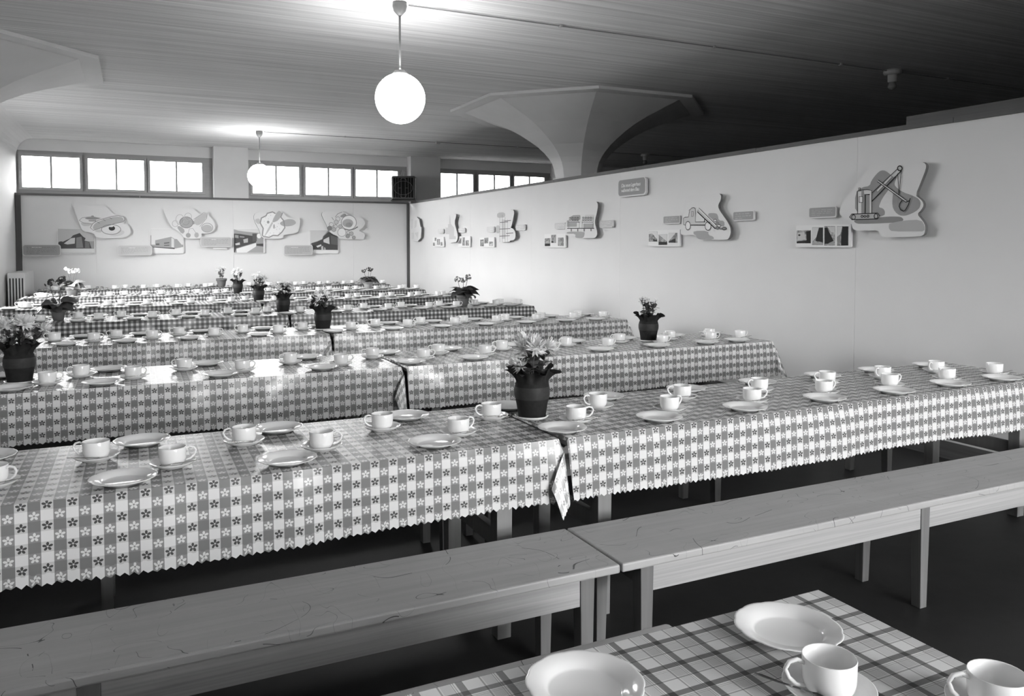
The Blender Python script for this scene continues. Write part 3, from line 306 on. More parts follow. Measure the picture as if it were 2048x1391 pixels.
{'key': 'caption_board','label': 'pale caption board right of the vaulted roofs drawing','cat': 'sign','wall': 'R','u': -7.96,'v': 1.73,'off': 0.036,'th': 0.018,'o': [(-0.146,0.043),(0.146,0.043),(0.146,-0.043),(-0.146,-0.043)],'r': 0.02,'it': [],'ph': [],'text': ('light',3,0.74),'tone': 0.85},
{'key': 'photo_board','label': 'white board with three staggered photographs below vaulted roofs drawing','cat': 'photo board','wall': 'R','u': -9.227,'v': 1.538,'off': 0.035,'th': 0.02,'o': [(-0.291,0.09),(0.291,0.09),(0.291,-0.09),(-0.291,-0.09)],'r': 0.01,'it': [],'ph': [([(-0.279,0.031),(-0.121,0.035),(-0.123,-0.072),(-0.279,-0.073)],0,[('p',0.7,[(-0.256,-0.013),(-0.17,-0.002),(-0.17,-0.022),(-0.244,-0.025)]),('p',0.12,[(-0.275,-0.042),(-0.133,-0.037),(-0.13,-0.069),(-0.275,-0.071)])]),([(-0.094,0.078),(0.035,0.08),(0.038,-0.029),(-0.094,-0.028)],0,[('p',0.6,[(-0.024,0.032),(0.033,0.071),(0.033,-0.02),(-0.036,-0.003)]),('p',0.12,[(-0.09,-0.002),(-0.036,-0.008),(-0.024,-0.026),(-0.09,-0.027)])]),([(0.094,0.039),(0.245,0.041),(0.246,-0.07),(0.093,-0.068)],0,[('p',0.65,[(0.106,-0.015),(0.188,-0.009),(0.165,-0.054),(0.107,-0.049)]),('p',0.5,[(0.199,0.03),(0.234,0.033),(0.234,-0.06),(0.2,-0.06)])])],'text': None,'tone': 0.9},
{'key': 'picture_board','label': 'wavy-edged board with drawn scaffolding frame on right wall','cat': 'picture board','wall': 'R','u': -10.712,'v': 1.763,'off': 0.066,'th': 0.028,'o': [(-0.045,0.241),(0.16,0.241),(0.275,0.231),(0.3,0.211),(0.305,0.18),(0.29,0.138),(0.268,0.087),(0.238,0.028),(0.213,-0.008),(0.193,-0.021),(0.208,-0.032),(0.258,-0.041),(0.3,-0.059),(0.334,-0.085),(0.352,-0.117),(0.352,-0.156),(0.339,-0.183),(0.315,-0.2),(0.267,-0.211),(0.198,-0.215),(0.163,-0.222),(0.163,-0.233),(0.069,-0.239),(-0.118,-0.24),(-0.238,-0.237),(-0.292,-0.228),(-0.327,-0.191),(-0.344,-0.129),(-0.338,-0.039),(-0.311,0.077),(-0.281,0.156),(-0.248,0.2),(-0.211,0.226),(-0.168,0.236)],'r': 0,'it': [('p',0.72,[(-0.221,0.21),(-0.08,0.209),(-0.007,0.19),(-0.0,0.153),(-0.034,0.133),(-0.109,0.131),(-0.183,0.131),(-0.256,0.133),(-0.293,0.153),(-0.292,0.191)]),('p',0.72,[(-0.303,0.015),(-0.227,0.016),(-0.19,-0.015),(-0.19,-0.077),(-0.227,-0.105),(-0.303,-0.1),(-0.341,-0.069),(-0.341,-0.013)]),('p',0.75,[(-0.116,0.103),(-0.001,0.099),(-0.011,-0.189),(-0.116,-0.189)]),('l',0.4,0.0044,[(-0.19,0.14),(-0.19,-0.238)]),('l',0.4,0.0044,[(-0.099,0.172),(-0.099,-0.238)]),('l',0.4,0.0044,[(-0.001,0.134),(-0.001,-0.238)]),('l',0.4,0.0044,[(0.081,0.097),(0.081,-0.239)]),('l',0.35,0.0053,[(-0.19,0.059),(0.102,0.06)]),('l',0.35,0.0053,[(-0.201,-0.041),(0.183,-0.039)]),('l',0.35,0.0053,[(-0.201,-0.149),(0.163,-0.144)]),('l',0.35,0.0053,[(-0.021,0.077),(0.203,0.08)]),('l',0.35,0.0053,[(0.04,-0.11),(0.283,-0.105)])],'ph': [],'text': None,'tone': 0.9},
{'key': 'caption_board','label': 'pale caption board left of the scaffolding drawing','cat': 'sign','wall': 'R','u': -11.326,'v': 1.724,'off': 0.036,'th': 0.018,'o': [(-0.138,0.044),(0.138,0.044),(0.138,-0.044),(-0.138,-0.044)],'r': 0.02,'it': [],'ph': [],'text': ('light',3,0.8),'tone': 0.86},
{'key': 'caption_board','label': 'pale caption board right of the scaffolding drawing','cat': 'sign','wall': 'R','u': -10.264,'v': 1.733,'off': 0.036,'th': 0.018,'o': [(-0.149,0.042),(0.149,0.042),(0.149,-0.042),(-0.149,-0.042)],'r': 0.02,'it': [],'ph': [],'text': ('light',3,0.8),'tone': 0.86},
{'key': 'photo_board','label': 'white board with three photographs below scaffolding drawing','cat': 'photo board','wall': 'R','u': -11.474,'v': 1.524,'off': 0.035,'th': 0.02,'o': [(-0.289,0.077),(0.289,0.077),(0.289,-0.077),(-0.289,-0.077)],'r': 0.01,'it': [],'ph': [([(-0.255,0.042),(-0.113,0.046),(-0.113,-0.062),(-0.255,-0.062)],0,[('p',0.7,[(-0.219,0.018),(-0.124,0.027),(-0.124,-0.001),(-0.219,-0.01)])]),([(-0.089,0.069),(0.066,0.073),(0.061,-0.015),(-0.089,-0.019)],0,[('p',0.6,[(-0.077,0.064),(0.061,0.068),(0.061,0.049),(-0.077,0.044)])]),([(0.1,0.01),(0.242,0.009),(0.242,-0.057),(0.1,-0.057)],0,[('p',0.75,[(0.118,-0.024),(0.231,-0.02),(0.231,-0.052),(0.118,-0.053)])])],'text': None,'tone': 0.9},
{'key': 'picture_board','label': 'narrow wavy-edged board with drawn church tower on right wall','cat': 'picture board','wall': 'R','u': -12.942,'v': 1.773,'off': 0.066,'th': 0.028,'o': [(-0.063,0.246),(0.121,0.248),(0.221,0.24),(0.237,0.225),(0.221,0.187),(0.174,0.128),(0.169,0.073),(0.206,0.022),(0.248,-0.037),(0.295,-0.103),(0.308,-0.156),(0.288,-0.196),(0.257,-0.224),(0.215,-0.24),(0.073,-0.248),(-0.169,-0.247),(-0.298,-0.215),(-0.312,-0.151),(-0.311,-0.062),(-0.295,0.053),(-0.254,0.144),(-0.188,0.212)],'r': 0,'it': [('p',0.78,[(-0.107,0.079),(-0.06,0.237),(-0.01,0.077)]),('p',0.76,[(-0.156,0.076),(-0.013,0.077),(0.136,0.008),(0.134,-0.134),(0.217,-0.145),(0.217,-0.191),(-0.101,-0.189),(-0.1,-0.101),(-0.274,-0.099),(-0.273,0.016),(-0.157,0.014)]),('l',0.7,0.0052,[(-0.06,0.232),(-0.062,0.012)])],'ph': [],'text': None,'tone': 0.9},
{'key': 'caption_board','label': 'pale caption board left of the church tower drawing','cat': 'sign','wall': 'R','u': -13.561,'v': 1.732,'off': 0.036,'th': 0.018,'o': [(-0.14,0.04),(0.14,0.04),(0.14,-0.04),(-0.14,-0.04)],'r': 0.02,'it': [],'ph': [],'text': ('light',2,0.82),'tone': 0.86},
{'key': 'caption_board','label': 'pale caption board right of the church tower drawing','cat': 'sign','wall': 'R','u': -12.546,'v': 1.731,'off': 0.036,'th': 0.018,'o': [(-0.147,0.04),(0.147,0.04),(0.147,-0.04),(-0.147,-0.04)],'r': 0.02,'it': [],'ph': [],'text': ('light',2,0.82),'tone': 0.86},
{'key': 'photo_board','label': 'white board with four tiny photographs left below church tower drawing','cat': 'photo board','wall': 'R','u': -13.697,'v': 1.538,'off': 0.035,'th': 0.02,'o': [(-0.294,0.09),(0.294,0.09),(0.294,-0.09),(-0.294,-0.09)],'r': 0.01,'it': [],'ph': [([(-0.271,-0.013),(-0.169,-0.013),(-0.17,-0.071),(-0.272,-0.071)],0,[]),([(-0.174,0.08),(-0.089,0.079),(-0.09,0.019),(-0.175,0.02)],0,[]),([(-0.049,0.052),(0.097,0.051),(0.096,-0.051),(-0.05,-0.051)],0,[('p',0.8,[(0.007,0.046),(0.042,0.046),(0.04,-0.046),(0.006,-0.046)])]),([(0.136,-0.003),(0.233,-0.003),(0.233,-0.067),(0.136,-0.067)],0,[])],'text': None,'tone': 0.9},
{'key': 'photo_board','label': 'white board with three tiny photographs right below church tower drawing','cat': 'photo board','wall': 'R','u': -12.428,'v': 1.538,'off': 0.035,'th': 0.02,'o': [(-0.27,0.091),(0.27,0.091),(0.27,-0.091),(-0.27,-0.091)],'r': 0.01,'it': [],'ph': [([(-0.254,0.059),(-0.119,0.058),(-0.125,-0.032),(-0.255,-0.032)],0,[('p',0.8,[(-0.249,0.057),(-0.138,0.056),(-0.249,-0.007)])]),([(-0.071,0.073),(0.035,0.072),(0.034,-0.067),(-0.072,-0.067)],0,[('p',0.75,[(-0.065,0.071),(-0.031,0.07),(-0.061,-0.032)])]),([(0.074,0.022),(0.216,0.021),(0.216,-0.067),(0.073,-0.067)],0,[('p',0.7,[(0.139,0.007),(0.211,0.016),(0.164,-0.042)])])],'text': None,'tone': 0.9},
{'key': 'picture_board','label': 'folded-looking board with a faint drawn map beside the corner post','cat': 'picture board','wall': 'R','u': -14.884,'v': 1.793,'off': 0.066,'th': 0.028,'o': [(-0.186,0.242),(0.068,0.238),(0.217,0.187),(0.263,0.089),(0.306,0.036),(0.345,0.027),(0.347,-0.043),(0.31,-0.173),(0.13,-0.239),(-0.196,-0.242),(-0.358,-0.2),(-0.359,-0.113),(-0.361,-0.052),(-0.364,-0.017),(-0.361,0.024),(-0.353,0.071),(-0.34,0.132),(-0.322,0.207)],'r': 0,'it': [('p',0.82,[(-0.257,0.21),(-0.165,0.207),(-0.187,0.021),(-0.279,-0.001)]),('p',0.8,[(-0.038,0.168),(0.087,0.176),(0.067,0.051),(-0.077,0.019)]),('p',0.82,[(-0.262,-0.071),(-0.115,-0.061),(-0.117,-0.189),(-0.246,-0.194)]),('p',0.8,[(-0.06,-0.074),(0.172,-0.054),(0.117,-0.191),(0.029,-0.121)])],'ph': [],'text': None,'tone': 0.9},
{'key': 'picture_board','label': 'cut-out board with drawn bread loaf,tureen and cake','cat': 'picture board','wall': 'F','u': -0.488,'v': 1.881,'off': 0.066,'th': 0.028,'o': [(-0.423,0.262),(-0.396,0.275),(-0.334,0.282),(-0.237,0.283),(-0.136,0.283),(-0.033,0.283),(0.032,0.279),(0.059,0.27),(0.083,0.249),(0.105,0.214),(0.128,0.178),(0.15,0.143),(0.186,0.126),(0.236,0.127),(0.277,0.12),(0.309,0.105),(0.332,0.085),(0.345,0.059),(0.342,0.035),(0.323,0.012),(0.33,-0.009),(0.362,-0.026),(0.389,-0.05),(0.412,-0.081),(0.426,-0.112),(0.433,-0.142),(0.43,-0.173),(0.418,-0.204),(0.395,-0.233),(0.362,-0.258),(0.323,-0.274),(0.277,-0.279),(0.161,-0.282),(-0.025,-0.283),(-0.122,-0.261),(-0.131,-0.215),(-0.181,-0.185),(-0.274,-0.171),(-0.327,-0.138),(-0.339,-0.088),(-0.354,-0.043),(-0.371,-0.003),(-0.389,0.051),(-0.41,0.121),(-0.424,0.181),(-0.432,0.231)],'r': 0,'it': [('p',0.75,[(-0.3,-0.008),(-0.212,-0.017),(-0.172,-0.034),(-0.181,-0.059),(-0.219,-0.073),(-0.286,-0.076),(-0.326,-0.059),(-0.338,-0.022)]),('p',0.8,[(0.277,-0.136),(0.318,-0.151),(0.332,-0.174),(0.317,-0.205),(0.282,-0.228),(0.227,-0.244),(0.167,-0.249),(0.104,-0.244),(0.104,-0.234),(0.168,-0.218),(0.214,-0.19),(0.242,-0.149)]),('p',0.75,[(-0.113,-0.144),(-0.055,-0.128),(-0.023,-0.136),(-0.019,-0.166),(-0.036,-0.182),(-0.072,-0.182),(-0.103,-0.174),(-0.129,-0.159)]),('p',0.6,[(-0.22,0.029),(-0.103,0.035),(-0.104,0.005),(-0.216,0.007)]),('p',0.55,[(-0.043,0.061),(-0.051,0.054),(-0.071,0.047),(-0.101,0.041),(-0.139,0.038),(-0.179,0.038),(-0.216,0.04),(-0.246,0.044),(-0.266,0.051),(-0.272,0.058),(-0.265,0.066),(-0.245,0.073),(-0.215,0.078),(-0.178,0.081),(-0.138,0.082),(-0.101,0.08),(-0.07,0.075),(-0.05,0.069)]),('p',0.55,[(-0.135,0.092),(-0.137,0.087),(-0.141,0.082),(-0.147,0.078),(-0.154,0.076),(-0.162,0.076),(-0.169,0.078),(-0.175,0.081),(-0.179,0.086),(-0.18,0.092),(-0.179,0.097),(-0.175,0.102),(-0.169,0.106),(-0.161,0.108),(-0.153,0.108),(-0.146,0.106),(-0.14,0.103),(-0.137,0.098)]),('p',0.68,[(-0.152,-0.124),(-0.154,-0.089),(-0.142,-0.056),(-0.117,-0.025),(-0.07,0.005),(-0.002,0.037),(0.075,0.063),(0.162,0.085),(0.226,0.095),(0.267,0.093),(0.297,0.083),(0.315,0.065),(0.319,0.044),(0.31,0.018),(0.27,-0.003),(0.201,-0.019),(0.121,-0.046),(0.03,-0.082),(-0.05,-0.111),(-0.118,-0.132)]),('l',0.5,0.006,[(-0.152,-0.147),(0.167,-0.032),(0.309,0.005),(0.343,0.047),(0.325,0.092),(0.243,0.115),(0.133,0.095),(-0.077,0.026),(-0.158,-0.031),(-0.195,-0.102),(-0.152,-0.147)]),('l',0.6,0.005,[(-0.361,0.022),(-0.316,0.068),(-0.165,0.09),(-0.031,0.062)]),('l',0.6,0.005,[(-0.361,0.022),(-0.283,-0.032),(-0.158,-0.036)]),('l',0.5,0.006,[(0.275,-0.128),(0.265,-0.158),(0.238,-0.184),(0.198,-0.204),(0.148,-0.215),(0.096,-0.215),(0.048,-0.205),(0.008,-0.186),(-0.017,-0.16),(-0.026,-0.131),(-0.016,-0.101),(0.01,-0.075),(0.05,-0.055),(0.099,-0.045),(0.152,-0.044),(0.201,-0.054),(0.24,-0.073),(0.266,-0.099),(0.275,-0.128)]),('p',0.25,[(0.186,-0.109),(0.183,-0.123),(0.174,-0.135),(0.161,-0.144),(0.144,-0.149),(0.127,-0.149),(0.11,-0.145),(0.097,-0.136),(0.089,-0.123),(0.086,-0.109),(0.089,-0.096),(0.098,-0.083),(0.112,-0.074),(0.128,-0.069),(0.146,-0.069),(0.162,-0.073),(0.175,-0.082),(0.184,-0.095)]),('p',0.9,[(0.157,-0.076),(0.155,-0.08),(0.149,-0.084),(0.141,-0.087),(0.13,-0.089),(0.119,-0.089),(0.109,-0.087),(0.1,-0.085),(0.095,-0.081),(0.093,-0.077),(0.095,-0.073),(0.101,-0.069),(0.109,-0.066),(0.12,-0.065),(0.131,-0.064),(0.141,-0.066),(0.15,-0.068),(0.155,-0.072)]),('l',0.5,0.006,[(-0.086,0.0),(-0.051,-0.025)]),('l',0.5,0.006,[(0.005,0.042),(0.041,0.017)]),('l',0.5,0.006,[(0.105,0.074),(0.141,0.052)])],'ph': [],'text': None,'tone': 0.9},
{'key': 'photo_board','label': 'board with photograph of a gabled house,leftmost on far wall','cat': 'photo board','wall': 'F','u': -0.901,'v': 1.544,'off': 0.035,'th': 0.018,'o': [(-0.281,0.217),(0.281,0.217),(0.281,-0.217),(-0.281,-0.217)],'r': 0.03,'it': [],'ph': [([(-0.268,0.211),(0.276,0.206),(0.268,-0.205),(-0.277,-0.202)],1,[('p',0.72,[(-0.264,0.206),(0.274,0.201),(0.27,0.003),(-0.269,-0.028)]),('p',0.18,[(-0.265,-0.043),(-0.195,-0.003),(-0.089,0.052),(-0.048,0.103),(0.054,0.143),(0.102,0.083),(0.141,0.053),(0.123,0.013),(0.198,-0.007),(0.227,-0.119),(-0.232,-0.123)]),('p',0.8,[(-0.187,-0.038),(-0.08,0.052),(-0.018,0.063),(-0.024,-0.038),(-0.135,-0.053)]),('p',0.45,[(0.131,0.003),(0.198,-0.012),(0.2,-0.113),(0.129,-0.113)]),('p',0.5,[(-0.0,0.063),(0.08,0.083),(0.102,-0.108),(-0.004,-0.113)]),('p',0.85,[(-0.271,-0.126),(0.267,-0.127),(0.266,-0.2),(-0.273,-0.197)]),('p',0.12,[(-0.191,-0.028),(-0.193,-0.038),(-0.2,-0.046),(-0.211,-0.052),(-0.224,-0.056),(-0.237,-0.056),(-0.25,-0.052),(-0.26,-0.046),(-0.267,-0.038),(-0.269,-0.028),(-0.266,-0.018),(-0.26,-0.01),(-0.249,-0.004),(-0.236,-0.001),(-0.223,-0.0),(-0.21,-0.004),(-0.2,-0.01),(-0.193,-0.018)])])],'text': None,'tone': 0.9},
{'key': 'caption_board','label': 'dark grey caption board nearest the left corner of far wall','cat': 'sign','wall': 'F','u': -1.411,'v': 1.393,'off': 0.1,'th': 0.03,'o': [(-0.279,0.098),(0.279,0.098),(0.279,-0.098),(-0.279,-0.098)],'r': 0.045,'it': [],'ph': [],'text': ('dark',5,0.58),'tone': 0.8},
{'key': 'picture_board','label': 'cut-out board with drawn cabbage,cucumber,apple and cherries','cat': 'picture board','wall': 'F','u': 0.907,'v': 1.873,'off': 0.066,'th': 0.028,'o': [(-0.408,0.257),(-0.384,0.268),(-0.307,0.275),(-0.176,0.279),(-0.064,0.278),(0.029,0.274),(0.09,0.252),(0.119,0.213),(0.144,0.191),(0.164,0.186),(0.201,0.19),(0.256,0.205),(0.294,0.215),(0.314,0.22),(0.323,0.202),(0.323,0.159),(0.34,0.125),(0.375,0.099),(0.402,0.064),(0.421,0.022),(0.429,-0.024),(0.426,-0.072),(0.413,-0.113),(0.39,-0.145),(0.353,-0.167),(0.303,-0.178),(0.255,-0.182),(0.21,-0.18),(0.192,-0.193),(0.202,-0.222),(0.199,-0.248),(0.184,-0.269),(0.107,-0.28),(-0.031,-0.28),(-0.112,-0.254),(-0.135,-0.202),(-0.174,-0.157),(-0.227,-0.121),(-0.265,-0.097),(-0.289,-0.087),(-0.32,-0.043),(-0.357,0.035),(-0.389,0.106),(-0.417,0.168),(-0.428,0.212),(-0.423,0.238)],'r': 0,'it': [('p',0.64,[(0.054,0.017),(0.047,-0.016),(0.027,-0.046),(-0.003,-0.068),(-0.039,-0.08),(-0.077,-0.08),(-0.112,-0.069),(-0.141,-0.048),(-0.16,-0.019),(-0.166,0.014),(-0.158,0.048),(-0.139,0.077),(-0.11,0.099),(-0.074,0.111),(-0.036,0.112),(0.0,0.101),(0.029,0.079),(0.048,0.05)]),('p',0.72,[(0.1,0.093),(0.195,0.161),(0.259,0.193),(0.292,0.188),(0.302,0.163),(0.288,0.117),(0.256,0.065),(0.206,0.006),(0.16,-0.027),(0.12,-0.033),(0.089,-0.012),(0.065,0.036)]),('p',0.62,[(0.049,0.055),(0.071,0.037),(0.082,0.015),(0.081,-0.012),(0.071,-0.02),(0.052,-0.01),(0.041,0.013),(0.039,0.047)]),('p',0.7,[(0.377,-0.086),(0.372,-0.109),(0.356,-0.129),(0.332,-0.144),(0.303,-0.152),(0.273,-0.152),(0.244,-0.145),(0.221,-0.13),(0.206,-0.11),(0.201,-0.088),(0.207,-0.065),(0.222,-0.045),(0.246,-0.03),(0.275,-0.022),(0.305,-0.021),(0.334,-0.029),(0.357,-0.044),(0.372,-0.063)]),('p',0.62,[(0.013,-0.217),(0.01,-0.231),(0.003,-0.244),(-0.008,-0.253),(-0.022,-0.258),(-0.036,-0.259),(-0.05,-0.254),(-0.06,-0.244),(-0.067,-0.231),(-0.07,-0.217),(-0.067,-0.203),(-0.06,-0.19),(-0.049,-0.18),(-0.035,-0.175),(-0.021,-0.175),(-0.007,-0.18),(0.004,-0.189),(0.011,-0.202)]),('p',0.68,[(0.15,-0.211),(0.148,-0.227),(0.141,-0.241),(0.131,-0.252),(0.119,-0.258),(0.105,-0.258),(0.093,-0.252),(0.083,-0.242),(0.077,-0.227),(0.075,-0.211),(0.078,-0.195),(0.084,-0.18),(0.095,-0.169),(0.107,-0.164),(0.12,-0.164),(0.132,-0.169),(0.142,-0.18),(0.148,-0.194)]),('p',0.64,[(-0.206,-0.057),(-0.172,-0.052),(-0.135,-0.07),(-0.094,-0.111),(-0.087,-0.151),(-0.115,-0.188),(-0.152,-0.17),(-0.2,-0.097)]),('l',0.5,0.0063,[(0.057,0.017),(0.05,-0.017),(0.029,-0.048),(-0.001,-0.071),(-0.038,-0.083),(-0.077,-0.083),(-0.114,-0.072),(-0.143,-0.05),(-0.162,-0.02),(-0.169,0.014),(-0.161,0.049),(-0.141,0.079),(-0.111,0.102),(-0.074,0.114),(-0.035,0.115),(0.002,0.103),(0.031,0.081),(0.051,0.051),(0.057,0.017)]),('l',0.55,0.0052,[(-0.007,0.027),(-0.011,0.009),(-0.021,-0.007),(-0.037,-0.019),(-0.056,-0.026),(-0.077,-0.026),(-0.096,-0.02),(-0.111,-0.008),(-0.121,0.007),(-0.124,0.025),(-0.121,0.043),(-0.11,0.059),(-0.094,0.071),(-0.075,0.078),(-0.055,0.078),(-0.036,0.072),(-0.02,0.061),(-0.01,0.045),(-0.007,0.027)]),('l',0.7,0.0052,[(-0.094,0.068),(-0.099,0.037),(-0.111,0.01),(-0.13,-0.01),(-0.152,-0.021),(-0.176,-0.021),(-0.198,-0.011),(-0.216,0.009),(-0.227,0.036),(-0.231,0.066),(-0.226,0.097),(-0.214,0.124),(-0.196,0.144),(-0.173,0.155),(-0.15,0.155),(-0.127,0.145),(-0.11,0.125),(-0.098,0.099),(-0.094,0.068)]),('l',0.7,0.0052,[(0.034,0.123),(0.03,0.101),(0.02,0.082),(0.004,0.067),(-0.016,0.059),(-0.036,0.059),(-0.055,0.066),(-0.071,0.08),(-0.081,0.099),(-0.084,0.121),(-0.08,0.143),(-0.069,0.162),(-0.054,0.176),(-0.034,0.184),(-0.014,0.184),(0.005,0.177),(0.021,0.163),(0.031,0.144),(0.034,0.123)]),('l',0.7,0.0052,[(-0.193,-0.007),(-0.196,-0.026),(-0.205,-0.042),(-0.218,-0.055),(-0.234,-0.061),(-0.251,-0.062),(-0.267,-0.055),(-0.279,-0.043),(-0.288,-0.027),(-0.29,-0.008),(-0.287,0.01),(-0.278,0.027),(-0.265,0.039),(-0.249,0.046),(-0.232,0.046),(-0.217,0.04),(-0.204,0.028),(-0.196,0.012),(-0.193,-0.007)]),('l',0.6,0.0063,[(0.391,-0.075),(0.384,-0.103),(0.367,-0.128),(0.341,-0.146),(0.31,-0.156),(0.276,-0.156),(0.245,-0.147),(0.22,-0.129),(0.204,-0.105),(0.198,-0.077),(0.204,-0.049),(0.221,-0.025),(0.247,-0.006),(0.279,0.004),(0.312,0.004),(0.343,-0.005),(0.369,-0.023),(0.385,-0.047),(0.391,-0.075)]),('l',0.6,0.0052,[(0.063,0.07),(0.243,0.198),(0.305,0.196),(0.287,0.095),(0.22,0.008),(0.17,-0.056)]),('l',0.6,0.0042,[(-0.03,-0.18),(-0.009,-0.1),(0.05,-0.089),(0.099,-0.168)])],'ph': [],'text': None,'tone': 0.9},
{'key': 'photo_board','label': 'board with photograph of a long factory block and thin chimney','cat': 'photo board','wall': 'F','u': 0.527,'v': 1.548,'off': 0.035,'th': 0.018,'o': [(-0.278,0.223),(0.278,0.223),(0.278,-0.223),(-0.278,-0.223)],'r': 0.03,'it': [],'ph': [([(-0.267,0.209),(0.273,0.214),(0.266,-0.215),(-0.274,-0.213)],2,[('p',0.86,[(-0.265,0.207),(0.271,0.212),(0.267,-0.061),(-0.269,-0.061)]),('p',0.9,[(-0.27,-0.103),(0.266,-0.104),(0.264,-0.212),(-0.272,-0.209)]),('p',0.62,[(-0.194,0.017),(0.068,0.081),(0.126,0.044),(0.165,0.039),(0.256,-0.082),(0.255,-0.104),(0.113,-0.135),(-0.196,-0.098)]),('p',0.3,[(-0.242,-0.098),(0.123,-0.119),(0.123,-0.139),(-0.232,-0.109)]),('p',0.4,[(-0.184,-0.04),(-0.126,-0.038),(-0.127,-0.067),(-0.184,-0.069)]),('p',0.4,[(-0.049,-0.025),(0.038,-0.014),(0.037,-0.035),(-0.05,-0.046)]),('p',0.4,[(-0.05,-0.067),(0.037,-0.063),(0.037,-0.08),(-0.05,-0.082)]),('p',0.85,[(0.073,0.065),(0.116,0.039),(0.114,-0.114),(0.07,-0.103)]),('p',0.5,[(-0.267,0.105),(-0.257,0.105),(-0.261,-0.093),(-0.27,-0.093)])])],'text': None,'tone': 0.9},
{'key': 'caption_board','label': 'light grey caption board below the cabbage picture,left of factory photograph','cat': 'sign','wall': 'F','u': 0.001,'v': 1.389,'off': 0.1,'th': 0.03,'o': [(-0.276,0.093),(0.276,0.093),(0.276,-0.093),(-0.276,-0.093)],'r': 0.045,'it': [],'ph': [],'text': ('dark',5,0.74),'tone': 0.85},
{'key': 'caption_board','label': 'light grey caption board left of the shop interior photograph','cat': 'sign','wall': 'F','u': 1.35,'v': 1.538,'off': 0.1,'th': 0.03,'o': [(-0.27,0.094),(0.27,0.094),(0.27,-0.094),(-0.27,-0.094)],'r': 0.04,'it': [],'ph': [],'text': ('dark',5,0.7),'tone': 0.82},
{'key': 'label_strip','label': 'thin white strip below the caption board by shop photograph','cat': 'sign','wall': 'F','u': 1.419,'v': 1.42,'off': 0.05,'th': 0.02,'o': [(-0.122,0.015),(0.122,0.015),(0.122,-0.015),(-0.122,-0.015)],'r': 0.004,'it': [],'ph': [],'text': None,'tone': 0.9},
